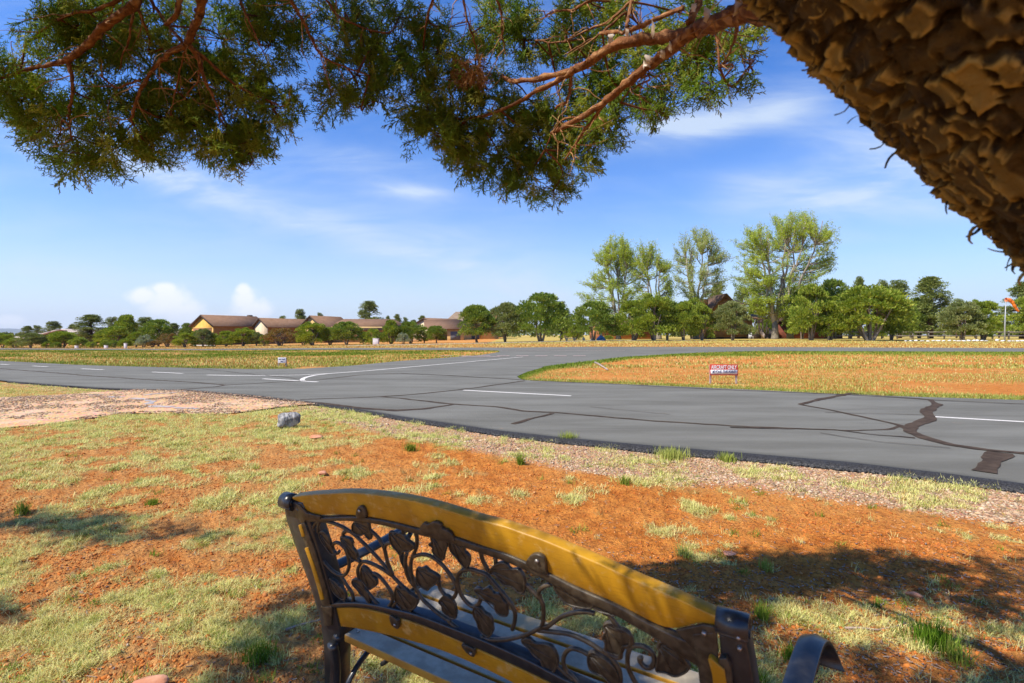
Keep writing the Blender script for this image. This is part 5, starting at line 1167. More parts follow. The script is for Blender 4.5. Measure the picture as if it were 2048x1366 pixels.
def pine_proto(seed, h=9.0, w=5.0, clumps=105, per=120, low=.22, cone=.5):
    global RNG
    keep = RNG; RNG = np.random.default_rng(seed)
    root = empty('pine_tree', (0, 0, 0)); Cn = []; D = []; mb = MB(); lean = RNG.normal(0, .25, 2)
    tr = [np.array([lean[0]*t, lean[1]*t, -.1+t*h*.93]) for t in np.linspace(0, 1, 8)]; mb.tube(tr, np.linspace(.26, .05, 8), 8)
    for i in range(clumps):
        t = low+(1-low)*RNG.uniform()**.9; s_ = (t-low)/(1-low); prof = (1-cone)*math.sqrt(max(.05, 1-(s_-.35)**2/.5))+cone*(1-s_)**.8*1.1
        a = RNG.uniform(0, 2*PI); q = RNG.uniform(.3, 1)*prof*w/2; c = np.array([math.cos(a)*q+lean[0]*t, math.sin(a)*q+lean[1]*t, t*h]); r = RNG.uniform(.38, .70)*w/5
        mb.tube([np.array([lean[0]*t, lean[1]*t, t*h*.94-.2]), c*np.array([.5, .5, 1])-np.array([0, 0, .25]), c-np.array([0, 0, .1])], [.06, .04, .015], 5)
        v = RNG.normal(0, 1, (per, 3)); v /= np.linalg.norm(v, axis=1)[:, None]; Cn.append(c+v*np.array([r, r, r*.55])*RNG.uniform(.4, 1, per)[:, None]); D.append(v+np.array([0, 0, .35])+RNG.normal(0, .3, (per, 3)))
    Cn, D = np.concatenate(Cn), np.concatenate(D); V, Q = leaf_quads(Cn, D, RNG.uniform(.14, .28, len(Cn)), RNG.uniform(.06, .12, len(Cn)))
    root['dim'] = [float(np.percentile(Cn[:, 2], 99.7)), float(np.percentile(np.abs(Cn[:, :2]), 97)*2.05)]
    np_mesh('crown', V, Q, M['pine'], root, False, {'rnd': np.repeat(RNG.uniform(0, 1, len(Cn)), 4)}); mb.build('trunk', M['pine_bark'], root, True)
    RNG = keep; return root
PR = {}
PR['jA'] = juniper_proto(1); PR['jB'] = juniper_proto(2, lobes=52, low=.08); PR['jC'] = juniper_proto(3, cone=1, lobes=50, low=.1); PR['jD'] = juniper_proto(4, low=.25, stems=6)
PR['jK'] = juniper_proto(5, leafm='juniper_dark', low=.22, stems=1, lobes=60); PR['jL'] = juniper_proto(16, leafm='juniper_dark', low=.2, stems=3, lobes=60, per=160)
PR['jG'] = juniper_proto(6, leafm='juniper_grey', low=.18, stems=4)
PR['sA'] = juniper_proto(7, h=2.6, w=3.4, low=.05, lobes=34, per=110, up_=.5); PR['sB'] = juniper_proto(8, h=2.6, w=3.4, low=.03, lobes=30, per=120, leafm='juniper_dark', up_=.6)
PR['sR'] = juniper_proto(9, h=3.0, w=4.0, low=.2, lobes=34, per=80, leafm='rust', stems=9, up_=.6); PR['sS'] = juniper_proto(10, h=2.4, w=3.0, low=.05, lobes=26, per=110, leafm='silver', up_=.6)
PR['pA'] = pine_proto(11); PR['pB'] = pine_proto(12, cone=.8); PR['pC'] = pine_proto(13, cone=.2, low=.38, clumps=80); PR['pD'] = pine_proto(14, cone=.6, low=.12, clumps=125)
DIMS = {k: tuple(o['dim']) for k, o in PR.items()}
for o in PR.values(): del o['dim']
used = set()
def plant(px, Y, top, hw, key, label, name=None, group=None):
    p = at(px, Y); hh = hts(top, Y)-p.z; ww = 2*hw/F*Y
    src = PR[key]; dim = DIMS[key]; first = key not in used
    o = src if first else copy_tree(src); used.add(key)
    if key[0] == 's': nm = 'shrub'; cat = 'shrub'
    elif key[0] == 'p': nm = 'pine_tree'; cat = 'pine tree'
    else: nm = 'juniper'; cat = 'juniper'
    o.name = nm; o.location = p; kx = 1.0 if px < 900 else 1.1; o.scale = (ww*kx/dim[1], ww*kx/dim[1], hh/dim[0]); o.rotation_euler = (0, 0, (px*1.7) % 6.28)
    tag(o, label, cat, group or {'shrub': 'shrubs along the far side of the runway', 'pine tree': 'pines on the skyline', 'juniper': 'junipers beyond the runway'}[cat])
PL = [
 # far left
 (5, 72, 667, 17, 'jA', 'juniper cut by the left edge of the picture'), (30, 71, 676, 15, 'sA', 'low shrub second from the left edge'), (63, 70, 667, 22, 'jG', 'rounded grey green juniper before the dark hangar house'),
 (93, 70, 684, 9, 'sA', 'tiny shrub right of the grey green juniper, before the dark house'), (113, 69, 685, 9, 'sB', 'tiny shrub left of the umbrella shaped juniper'), (125, 72, 664, 24, 'jD', 'umbrella shaped juniper on bare stems before the dark hangar house'),
 (156, 70, 675, 15, 'sA', 'shrub right of the umbrella shaped juniper'), (183, 69, 684, 9, 'sA', 'small round shrub under the big left pine'), (210, 70, 681, 10, 'sA', 'yellow green shrub behind the leftmost white marker box'),
 (228, 70, 682, 12, 'sB', 'dark low shrub between two white marker boxes'), (250, 69, 678, 11, 'jA', 'round juniper bush beside the tall white marker'),
 (183, 88, 630, 31, 'pD', 'broad leafy pine, tallest of the left group'), (56, 150, 652, 13, 'pB', 'small dark pine farthest left above the pale roof'), (77, 155, 651, 10, 'pC', 'slim pine just right of the farthest left one'), (103, 130, 643, 17, 'pA', 'pine rising behind the dark hangar roof'), (146, 115, 649, 13, 'pB', 'pine at the right end of the dark hangar roof'),
 (219, 110, 634, 15, 'pC', 'slender pine right of the tallest left pine'), (252, 90, 632, 25, 'jC', 'tall cone shaped juniper behind the tall white marker'), (232, 82, 654, 28, 'jB', 'juniper with a long sloping side left of centre of the left group'), (208, 84, 662, 16, 'jA', 'yellow green juniper tucked behind the sloping one'),
 (288, 95, 635, 21, 'pA', 'bushy pine behind the pale low roof'), (315, 78, 641, 26, 'jL', 'round headed juniper on a visible trunk before the pale low roof'), (350, 100, 647, 14, 'pD', 'pointed pine above the right end of the pale low roof'), (376, 95, 648, 14, 'jL', 'dark juniper touching the yellow hangar from the left'),
 (272, 74, 665, 16, 'jB', 'mid green juniper left of the silvery shrub'), (288, 72, 671, 15, 'sS', 'pale silvery shrub, the only one of its colour'), (335, 74, 668, 19, 'sR', 'brownish shrub right of the round headed juniper'), (370, 72, 667, 20, 'jB', 'full juniper just left of the brown hangar door'),
 (305, 72, 682, 14, 'sR', 'low rusty shrub at the foot of the round headed juniper'), (390, 76, 662, 12, 'jA', 'narrow juniper at the left corner of the yellow hangar'),
 # hangar house row
 (407, 74, 659, 17, 'jG', 'grey green juniper before the brown hangar door'), (428, 75, 668, 13, 'sA', 'shrub at the corner of the yellow hangar'), (452, 75, 663, 18, 'jB', 'juniper before the left part of the brown side wall'), (486, 75, 657, 24, 'jA', 'wide juniper before the middle of the brown side wall'),
 (512, 75, 665, 14, 'jG', 'greyish juniper before the beige gable'), (528, 74, 671, 10, 'sB', 'small dark shrub under the beige gable'), (561, 73, 658, 28, 'sR', 'wide rusty orange shrub with many bare stems'), (607, 78, 668, 14, 'sA', 'low shrub between the rusty shrub and the next big juniper'),
 (625, 73, 646, 28, 'jA', 'big bright juniper before the small dark gable'), (660, 74, 656, 17, 'jD', 'sparse juniper right of the big bright one'), (692, 73, 645, 29, 'jL', 'large dark juniper before the long brown roof'), (727, 76, 664, 10, 'jB', 'narrow juniper left of the white utility box'),
 (746, 72, 659, 15, 'sA', 'round clipped shrub behind the white utility box'), (782, 74, 642, 21, 'jC', 'pointed juniper right of the utility box'), (822, 75, 645, 26, 'jL', 'dark juniper at the right end of the long roof'), (806, 72, 667, 13, 'sS', 'low bluish shrub at the foot of the pointed juniper'),
 (848, 77, 655, 13, 'jB', 'thin juniper before the peach gable'), (872, 74, 653, 18, 'jK', 'small juniper with a trunk left of the grey garage door'),
 (567, 160, 632, 13, 'pC', 'flat topped pine over the left brown roof'), (598, 150, 619, 14, 'pA', 'ragged pine behind the middle brown roofs'), (642, 160, 626, 9, 'pC', 'small pine top over the dark gable roof'), (741, 130, 603, 25, 'pD', 'tall lone pine standing over the long brown roof'),
 (776, 170, 632, 8, 'pB', 'tiny pine top just right of the tall lone pine'), (793, 160, 629, 10, 'pA', 'small pine, second right of the tall lone pine'), (812, 165, 635, 8, 'pC', 'low pine top, third right of the tall lone pine'), (843, 160, 632, 12, 'pD', 'pine top over the peach gable house'), (828, 170, 640, 12, 'pB', 'low pine between the long roof and the peach gable house'),
 # centre
 (954, 70, 613, 29, 'jK', 'mop headed juniper before the tan two storey house'), (1012, 70, 609, 31, 'jG', 'tapered juniper right of the brown upper gable'), (1082, 68, 591, 44, 'jL', 'largest dark juniper of the centre, tallest of its three'), (1123, 85, 604, 17, 'pA', 'loose pine behind the largest centre juniper'),
 (1133, 82, 638, 17, 'jB', 'yellowish juniper in the gap right of the largest centre one'), (1186, 66, 607, 37, 'jL', 'dark domed juniper left of the blue covered thing'), (1150, 80, 650, 14, 'sA', 'yellow green shrub behind the white stones'), (1217, 76, 671, 8, 'sA', 'small dark round shrub right of the blue covered thing'),
 (1268, 66, 604, 36, 'jB', 'yellow green juniper under the leftmost cottonwood'), (1308, 65, 592, 32, 'jA', 'juniper right of the first cottonwood trunk'), (1336, 66, 604, 26, 'jL', 'dark juniper between the second and third cottonwoods'), (1368, 65, 606, 26, 'jD', 'juniper on leaning stems left of the log house'), (1404, 65, 612, 22, 'jB', 'juniper hiding the left end of the log house'),
 (1384, 75, 600, 24, 'jA', 'juniper behind the third cottonwood trunk'), (1464, 64, 606, 29, 'jG', 'big juniper before the log house wall'), (1437, 110, 566, 20, 'pA', 'pine rising behind the log house chimney'), (1478, 115, 578, 20, 'pC', 'pine behind the log house roof'), (1513, 95, 600, 16, 'jB', 'juniper behind the porch roof'), (1535, 84, 640, 12, 'sB', 'dark shrub at the foot of the biggest cottonwood'),
 # right
 (1605, 72, 585, 26, 'jL', 'juniper just right of the biggest cottonwood crown'), (1622, 64, 574, 34, 'jB', 'bright juniper before the dark red house'), (1660, 64, 598, 36, 'jA', 'lower juniper with splayed stems before the dark red house'), (1668, 80, 563, 28, 'jL', 'dark juniper rising behind the splayed one'), (1700, 78, 585, 25, 'jB', 'juniper between the dark one and the spire topped one'),
 (1717, 90, 555, 17, 'pB', 'spire topped pine on the right skyline'), (1740, 62, 577, 55, 'jD', 'widest juniper, leaning over bare silver stems'), (1782, 66, 592, 30, 'jB', 'right shoulder juniper beside the widest one'), (1765, 95, 562, 17, 'pC', 'thin pine right of the spire topped one'), (1800, 88, 562, 25, 'pA', 'pine left of the largest right hand pine'),
 (1838, 84, 596, 22, 'jA', 'juniper under the two right hand pines'), (1861, 82, 556, 36, 'pD', 'largest round topped pine of the right side'), (1822, 82, 618, 20, 'jL', 'dark juniper at the left end of the rail fence'), (1913, 95, 599, 15, 'pC', 'loose pine behind the two fence junipers'), (1925, 66, 607, 33, 'jG', 'left one of two leaning junipers at the white stones'),
 (1966, 66, 606, 31, 'jB', 'right one of two leaning junipers at the white stones'), (1952, 90, 603, 12, 'jC', 'pointed juniper top behind the two leaning ones'), (1998, 95, 645, 12, 'pC', 'low dark pine left of the windsock pole'), (2043, 78, 566, 32, 'pD', 'pine cut by the right edge behind the windsock'), (2075, 74, 590, 34, 'jA', 'juniper just outside the right edge')]
for a in PL: plant(*a[:5], a[5])

# cottonwoods
def bez(a, b, c, n):
    t = np.linspace(0, 1, n)[:, None]; return a*(1-t)**2+2*b*t*(1-t)+c*t*t
def cottonwood(px, Y, outline, seed, label, leafm, limbs=80, leaves=20000, trunk_r=.42, bare=0, split=4):
    """outline: (row, left px, right px) of the crown; limbs reach for points inside it"""
    rg = np.random.default_rng(seed); p = at(px, Y); root = empty('cottonwood_tree', p); tag(root, label, 'cottonwood tree', 'cottonwoods around the log house')
    O = sorted([(hts(r, Y)-p.z, (a-(b-a)*.07-px)/F*Y, (b+(b-a)*.07-px)/F*Y) for r, a, b in outline]); oz, ol, orr = [np.array(v) for v in zip(*O)]; z0, z1 = oz[0], oz[-1]
    mb = MB(); zf = max(1.2, z0*.8); mb.tube([np.array([0, 0, -.2]), np.array([0, 0, .3]), np.array([.02, 0, 1.0]), np.array([0, 0, zf])], [trunk_r*1.4, trunk_r*1.1, trunk_r*.95, trunk_r*.85], 10)
    leaders = []
    for c in range(split):
        f = (c+.5)/split; zt_ = z0+(z1-z0)*rg.uniform(.72, .92); xt = np.interp(zt_, oz, ol)*(1-f)+np.interp(zt_, oz, orr)*f; e_ = np.array([xt*.8, rg.uniform(-1, 1)*(orr-ol).max()*.22, zt_])
        s_ = np.array([0, 0, zf*rg.uniform(.7, 1)]); P = bez(s_, np.array([xt*.55, e_[1]*.6, zf+(zt_-zf)*.42]), e_, 16)+np.vstack([np.zeros(3), rg.normal(0, .10, (15, 3))]); leaders.append(P); mb.tube(P, np.linspace(trunk_r*.52, .05, 16), 7, rnd=rg.uniform(.2, .9))
    C_ = []; D_ = []
    for i in range(limbs):
        t = rg.uniform(.0, 1)**.85; z = z0+(z1-z0)*t; l, r = np.interp(z, oz, ol), np.interp(z, oz, orr); th = rg.uniform(0, 2*PI); q = rg.uniform(.35, 1)**.5
        tgt = np.array([(l+r)/2+(r-l)/2*q*math.cos(th), (r-l)/2*.85*q*math.sin(th), z]); LP = np.vstack([L[2:13] for L in leaders]); LP = LP[LP[:, 2] < z-.3*abs((l-r)/6)] if (LP[:, 2] < z-.3*abs((l-r)/6)).any() else LP[:1]
        a = LP[np.argmin(np.linalg.norm((LP-tgt)*np.array([1, 1, .75])+np.array([0, 0, (z1-z0)*.06]), axis=1))]; m = (a+tgt)/2+np.array([(tgt[0]-a[0])*.12, 0, -.10*np.linalg.norm(tgt-a)])+rg.normal(0, .15, 3)
        P = bez(a, m, tgt, 9)+rg.normal(0, .04, (9, 3)); mb.tube(P, np.linspace(.085, .02, 9), 5, rnd=rg.uniform(.2, .9), caps=False)
        for k in range(13):
            f = rg.uniform(.3, 1); j = min(7, int(f*8)); q0 = P[j]+(P[j+1]-P[j])*(f*8-j); d = (P[j+1]-P[j])/np.linalg.norm(P[j+1]-P[j])*.8+rg.normal(0, .55, 3)+np.array([0, 0, .35]); d /= np.linalg.norm(d); Lq = rg.uniform(.5, 1.25)
            T_ = [q0, q0+d*Lq*.5+rg.normal(0, .05, 3), q0+d*Lq]; mb.tube(T_, [.022, .014, .007], 3, rnd=rg.uniform(.3, 1), caps=False)
            if rg.uniform() > bare:
                for w in np.linspace(.15, 1.1, 6): C_.append(q0+d*Lq*w); D_.append(d)
    mb.build('trunk', M['pale_bark'], root, True)
    C_, D_ = np.array(C_), np.array(D_); k = rg.integers(0, len(C_), leaves); Cn = C_[k]+rg.normal(0, .15, (leaves, 3)); D = D_[k]*.4+rg.normal(0, 1, (leaves, 3))
    V, Q = leaf_quads(Cn, D, rg.uniform(.10, .20, leaves), rg.uniform(.08, .15, leaves))
    np_mesh('crown', V, Q, M[leafm], root, False, {'rnd': np.repeat(rg.uniform(0, 1, leaves), 4)})
cottonwood(1237, 78, [(476, 1226, 1242), (492, 1205, 1258), (520, 1188, 1272), (550, 1174, 1288), (590, 1170, 1295), (625, 1172, 1292), (648, 1205, 1270)], 21, 'leftmost cottonwood, full yellow green crown on a grey trunk', 'cotton', 120, 38000, .36)
cottonwood(1318, 76, [(486, 1284, 1300), (510, 1270, 1312), (540, 1268, 1340), (575, 1270, 1348), (610, 1275, 1350), (640, 1290, 1340)], 22, 'second cottonwood with thin pale crown and bare twigs at top', 'cotton', 80, 19000, .36, .25)
cottonwood(1393, 77, [(460, 1394, 1408), (476, 1362, 1432), (500, 1348, 1450), (530, 1346, 1464), (560, 1350, 1458), (585, 1368, 1436), (605, 1382, 1412)], 23, 'third cottonwood, sparse crown showing many pale branches', 'cotton2', 90, 21000, .36, .15)
cottonwood(1550, 74, [(430, 1590, 1606), (446, 1512, 1632), (475, 1484, 1652), (510, 1480, 1674), (540, 1480, 1652), (570, 1482, 1622), (600, 1496, 1604), (632, 1520, 1582)], 27, 'biggest cottonwood, wide fan shaped crown above the porch', 'cotton', 210, 70000, .46, .03, 8)

# far woodland along the horizon
def woodland():
    Cn = []; 
    for i in range(620):
        a = RNG.uniform(-1.35, 1.35); Y = RNG.uniform(130, 330); x = a*Y; z = float(terr(x, Y)); h = RNG.uniform(2.6, 5.2)*(Y/200)**.4*(.42 if a < -.78 else 1); w = h*RNG.uniform(.5, .8)
        k = 110; v = RNG.normal(0, 1, (k, 3)); v /= np.linalg.norm(v, axis=1)[:, None]; Cn.append(np.array([x, Y, z+h*.5])+v*np.array([w, w, h*.5])*RNG.uniform(.6, 1, (k, 1)))
    Cn = np.concatenate(Cn); V, Q = leaf_quads(Cn, RNG.normal(0, 1, (len(Cn), 3))+np.array([0, 0, .6]), RNG.uniform(.7, 1.3, len(Cn)), RNG.uniform(.5, .9, len(Cn)))
    o = np_mesh('far_woodland', V, Q, M['far_wood'], None, False, {'rnd': np.repeat(RNG.uniform(0, 1, len(Cn)), 4)}); tag(o, 'low dark woodland along the horizon', 'woodland', kind='stuff')
woodland()
def hill(x0, x1, Y, tops, name, label, base=-30):
    xs_ = np.linspace(x0, x1, 60); V = []; n = 10
    for j in range(n+1):
        for i, x in enumerate(xs_):
            t = j/n; prof = math.sin(min(t*1.25, 1)*PI/2); top = np.interp((x-x0)/(x1-x0), np.linspace(0, 1, len(tops)), tops); V.append([x, Y+t*1500, base+(top-base)*prof+12*vnoise(np.array(x/180.), np.array(t*6.), 2)*prof])
    Q = [(j*60+i, j*60+i+1, (j+1)*60+i+1, (j+1)*60+i) for j in range(n) for i in range(59)]
    o = np_mesh(name, V, np.array(Q), M['hill'], None, True); tag(o, label, 'hill', kind='structure')
hill(-14000, -7400, 9000, [85, 95, 100, 104, 102, 90, 50, -20], 'hills', 'blue far hill on the left horizon')
hill(-4200, -1400, 9500, [250*.0-10, 150, 300, 310, 200, 40], 'hills', 'faint far hill behind the long roof')

# ------------------------------------------------------------------ houses
def local(Yaw):
    c, s = math.cos(Yaw), math.sin(Yaw); return np.array([c, s, 0]), np.array([-s, c, 0])
def gable_house(name, label, loc, yaw, Wd, L, eave, ridge, wall_m, gable_m, roof_m, ov=.35, cat='house', fascia='trim_dark', base=.6):
    """gable end faces local -Y (width along X), length runs to +Y"""
    o = empty(name, loc, yaw); tag(o, label, cat)
    mb = MB(); w = Wd/2
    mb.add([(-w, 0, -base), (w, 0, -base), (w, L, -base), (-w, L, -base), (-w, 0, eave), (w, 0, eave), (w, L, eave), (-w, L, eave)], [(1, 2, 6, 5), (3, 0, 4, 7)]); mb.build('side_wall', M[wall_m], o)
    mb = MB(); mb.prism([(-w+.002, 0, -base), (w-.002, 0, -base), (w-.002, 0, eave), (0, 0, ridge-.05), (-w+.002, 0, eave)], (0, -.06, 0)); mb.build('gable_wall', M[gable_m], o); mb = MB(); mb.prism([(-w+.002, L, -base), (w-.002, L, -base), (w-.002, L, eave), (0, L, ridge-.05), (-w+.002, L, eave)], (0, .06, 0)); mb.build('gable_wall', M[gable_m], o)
    sl = (ridge-eave)/w; mb = MB(); ex = w+ov; ez_ = eave-ov*sl; t = .14
    for sg in (-1, 1):
        mb.hexa([(0, -ov, ridge), (sg*ex, -ov, ez_), (sg*ex, L+ov, ez_), (0, L+ov, ridge), (0, -ov, ridge+t), (sg*ex, -ov, ez_+t), (sg*ex, L+ov, ez_+t), (0, L+ov, ridge+t)] if sg > 0 else [(sg*ex, -ov, ez_), (0, -ov, ridge), (0, L+ov, ridge), (sg*ex, L+ov, ez_), (sg*ex, -ov, ez_+t), (0, -ov, ridge+t), (0, L+ov, ridge+t), (sg*ex, L+ov, ez_+t)])
    r = mb.build('roof', M[roof_m], o)
    mb = MB()
    for sg in (-1, 1): mb.hexa([(0, -ov-.05, ridge-.12), (sg*ex, -ov-.05, ez_-.12), (sg*ex, -ov-.002, ez_-.12), (0, -ov-.002, ridge-.12), (0, -ov-.05, ridge+t+.02), (sg*ex, -ov-.05, ez_+t+.02), (sg*ex, -ov-.002, ez_+t+.02), (0, -ov-.002, ridge+t+.02)])
    mb.build('fascia', M[fascia], r)
    return o
def panel(o, name, x0, x1, z0, z1, y, mat, face='front', th=.05, w=None):
    mb = MB()
    if face == 'front': mb.box(((x0+x1)/2, y-.06-th/2-.003, (z0+z1)/2), (x1-x0, th, z1-z0))
    else: mb.box((y+th/2+.003, (x0+x1)/2, (z0+z1)/2), (th, x1-x0, z1-z0))
    return mb.build(name, M[mat], o)
def window(o, x0, x1, z0, z1, y, face='front', fr='trim_dark'):
    f = panel(o, 'window', x0, x1, z0, z1, y, fr, face, .07); m = .08
    panel(f, 'pane', x0+m, x1-m, z0+m, z1-m, y-(.05 if face == 'front' else -.05), 'glass', face, .04)
Y0 = 84.
def pos(px, Y): v = at(px, Y); return v
# yellow hangar
p = pos(428, Y0); yaw = math.radians(-30)
ax, ay = local(yaw); loc = np.array(p)-ax*3.25
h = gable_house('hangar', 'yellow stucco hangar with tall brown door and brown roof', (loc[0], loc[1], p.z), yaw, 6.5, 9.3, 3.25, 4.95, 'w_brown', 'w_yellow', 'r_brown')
d = panel(h, 'door', -2.65, 2.65, -.1, 2.75, 0, 'door_brown'); panel(h, 'door_trim', -2.95, 2.95, 2.75, 2.95, 0, 'trim_yellow'); panel(h, 'corner_trim', 2.85, 3.2, -.3, 3.1, 0, 'trim_yellow')
mb = MB(); mb.box((-.4, 8.6, 4.95), (.7, .6, .7)); mb.build('chimney', M['trim_dark'], h)
# second wing with beige gable
p = pos(535, 88); loc = np.array(p)-ax*1.9
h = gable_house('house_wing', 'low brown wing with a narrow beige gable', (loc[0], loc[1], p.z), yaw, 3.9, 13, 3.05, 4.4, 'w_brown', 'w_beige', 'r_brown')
# long roofed house
p = pos(640, 92); loc = np.array(p)-ax*2.4
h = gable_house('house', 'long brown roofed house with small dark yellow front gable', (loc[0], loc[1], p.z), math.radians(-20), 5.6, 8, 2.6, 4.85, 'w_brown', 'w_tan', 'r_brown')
window(h, -1.2, 1.0, .6, 1.9, 0)
p = pos(600, 92); X0, X1 = (650-1024)/F*94, (808-1024)/F*94; z0 = float(terr(-30, 94)); 
h = empty('house', (X0, 94, z0), .04); tag(h, 'long low house behind the junipers, brown hipped roof', 'house'); Lw = X1-X0
mb = MB(); mb.box((Lw/2, 5, 1.2), (Lw, 9, 3.4)); mb.build('wall', M['w_tan'], h)
mb = MB(); e_ = hts(659, 94)-z0; rd = hts(638, 99)-z0; V = [(-.6, -.3, e_), (Lw+.6, -.3, e_), (Lw+.6, 10.3, e_), (-.6, 10.3, e_), (2.0, 5, rd), (Lw-3, 5, rd)]
mb.add(V, [(0, 1, 5, 4), (2, 3, 4, 5)], tris=[(1, 2, 5), (3, 0, 4)], polys=[[3, 2, 1, 0]]); mb.build('roof', M['r_brown'], h)
mb = MB(); mb.box((Lw/2, -.35, e_-.1), (Lw+1.2, .08, .2)); mb.build('fascia', M['trim_dark'], h)
for x in (3, 6.5, 10, 13): window(h, x-.7, x+.7, .7, 1.9, .56)
# peach gable garage
p = pos(888, 108); axx, ayy = local(math.radians(-28)); 
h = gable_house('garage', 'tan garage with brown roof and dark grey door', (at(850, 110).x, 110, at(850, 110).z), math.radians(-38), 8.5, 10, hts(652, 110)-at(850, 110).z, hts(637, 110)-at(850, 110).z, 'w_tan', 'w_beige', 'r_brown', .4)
h = empty('garage', at(911, 103)); tag(h, 'low tan garage front with one grey roll up door', 'garage'); e_ = hts(659, 103)-h.location.z; Wg = 33/F*103
mb = MB(); mb.box((0, 3, e_/2-.3), (Wg, 6, e_+.6)); mb.build('wall', M['w_tan'], h); Wd_ = 20/F*103; panel(h, 'door', -Wd_/2, Wd_/2, -.1, hts(663, 103)-h.location.z, .06, 'door_grey')
mb = MB(); r1 = hts(641, 107)-h.location.z; mb.hexa([(-Wg/2-4.5, -.5, e_), (Wg/2+.5, -.5, e_), (Wg/2-1, 4.5, r1), (-Wg/2-5.5, 4.5, r1), (-Wg/2-4.5, -.5, e_+.15), (Wg/2+.5, -.5, e_+.15), (Wg/2-1, 4.5, r1+.15), (-Wg/2-5.5, 4.5, r1+.15)]); mb.build('roof', M['r_brown'], h)
# tan two storey house
p = pos(940, 118); h = empty('house', p); tag(h, 'tan two storey house with broad roof and small upper gable', 'house'); z0 = p.z; s = 118/F
mb = MB(); mb.box(((942-940)*s, 6, 1.4), (105*s, 11, 5.0)); mb.build('wall', M['w_tan'], h)
E = hts(652, 118)-z0; Rg = hts(623, 122)-z0
mb = MB(); mb.add([(-60*s, -.6, E), (60*s, -.6, E), (60*s, 12.5, E), (-60*s, 12.5, E), (-34*s, 5.5, Rg), (52*s, 5.5, Rg)], [(0, 1, 5, 4), (2, 3, 4, 5)], tris=[(1, 2, 5), (3, 0, 4)], polys=[[3, 2, 1, 0]]); mb.build('roof', M['r_tan'], h)
G0, G1 = (978-940)*s, (996-940)*s; zt_ = hts(618, 114)-z0; ze = hts(628, 114)-z0; gx = (G0+G1)/2
mb = MB(); mb.prism([(G0, -1.2, E-1.2), (G1, -1.2, E-1.2), (G1, -1.2, ze), (gx, -1.2, zt_), (G0, -1.2, ze)], (0, 6, 0)); gd = mb.build('dormer', M['w_tan'], h)
mb = MB()
for sg, xx in ((-1, G0-.4), (1, G1+.4)): 
    V = [(gx, -1.6, zt_+.02), (xx, -1.6, ze-.2), (xx, 5, ze-.2), (gx, 5, zt_+.02)]; V = V if sg > 0 else [V[1], V[0], V[3], V[2]]; mb.hexa(V+[(a, b, c+.16) for a, b, c in V])
mb.build('dormer_roof', M['r_brown'], gd); panel(gd, 'vent', gx-.45, gx+.45, ze-.4, ze+.25, -1.15, 'trim_dark')
panel(h, 'door', -28*s, 18*s, -.2, hts(668, 117)-z0, .5, 'door_grey'); panel(h, 'door_trim', 20*s, 24*s, -.2, 2.6, .5, 'trim_yellow')
# dark hangar house far left
p = pos(88, 100); s = 100/F; z0 = p.z; h = empty('hangar_house', p); tag(h, 'dark brown hangar house with shallow curved gable and pale side roof', 'house')
cx = [(x-88)*s for x in (74, 90, 108, 128, 140, 152)]; cz = [hts(r, 100)-z0 for r in (670, 668, 663, 659, 662, 670)]
mb = MB(); mb.prism([(cx[0]+.4, 0, -1), (cx[-1]-.4, 0, -1)]+[(a, 0, b-.15) for a, b in list(zip(cx, cz))[::-1]], (0, 12, 0)); mb.build('wall', M['w_dark'], h)
mb = MB()
for i in range(5): 
    V = [(cx[i], -.7, cz[i]), (cx[i+1], -.7, cz[i+1]), (cx[i+1], 13, cz[i+1]), (cx[i], 13, cz[i])]; mb.hexa([(a, b, c-.1) for a, b, c in V]+[(a, b, c+.12) for a, b, c in V])
mb.build('roof', M['r_grey'], h)
X0, X1 = (26-88)*s, (80-88)*s; e_ = hts(677, 99)-z0; rd = hts(667.5, 103)-z0
mb = MB(); mb.box(((X0+X1)/2, 5.2, e_/2-.5), (X1-X0, 9, e_+.9)); mb.build('wing_wall', M['w_dark'], h)
mb = MB(); mb.hexa([(X0-.5, -.2, e_), (X1, -.2, e_), (X1, 5, rd), (X0, 5, rd), (X0-.5, -.2, e_+.14), (X1, -.2, e_+.14), (X1, 5, rd+.14), (X0, 5, rd+.14)]); mb.hexa([(X0, 5, rd), (X1, 5, rd), (X1, 10.5, e_), (X0-.5, 10.5, e_), (X0, 5, rd+.14), (X1, 5, rd+.14), (X1, 10.5, e_+.14), (X0-.5, 10.5, e_+.14)]); mb.build('wing_roof', M['r_grey'], h)
window(h, (95-88)*s, (101-88)*s, 1.2, 2.4, .06)
# low pale roof house
p = pos(325, 105); s = 105/F; z0 = p.z; h = empty('house', p); tag(h, 'low house with pale pinkish roof hidden behind trees', 'house')
mb = MB(); mb.box((0, 5, .9), (88*s, 8, 3)); mb.build('wall', M['w_beige'], h); e_ = hts(672, 105)-z0; rd = hts(663.5, 110)-z0
mb = MB(); mb.add([(-46*s, 0, e_), (46*s, 0, e_), (46*s, 10, e_), (-46*s, 10, e_), (-40*s, 5, rd), (44*s, 5, rd)], [(0, 1, 5, 4), (2, 3, 4, 5)], tris=[(1, 2, 5), (3, 0, 4)], polys=[[3, 2, 1, 0]]); mb.build('roof', M['r_grey'], h)
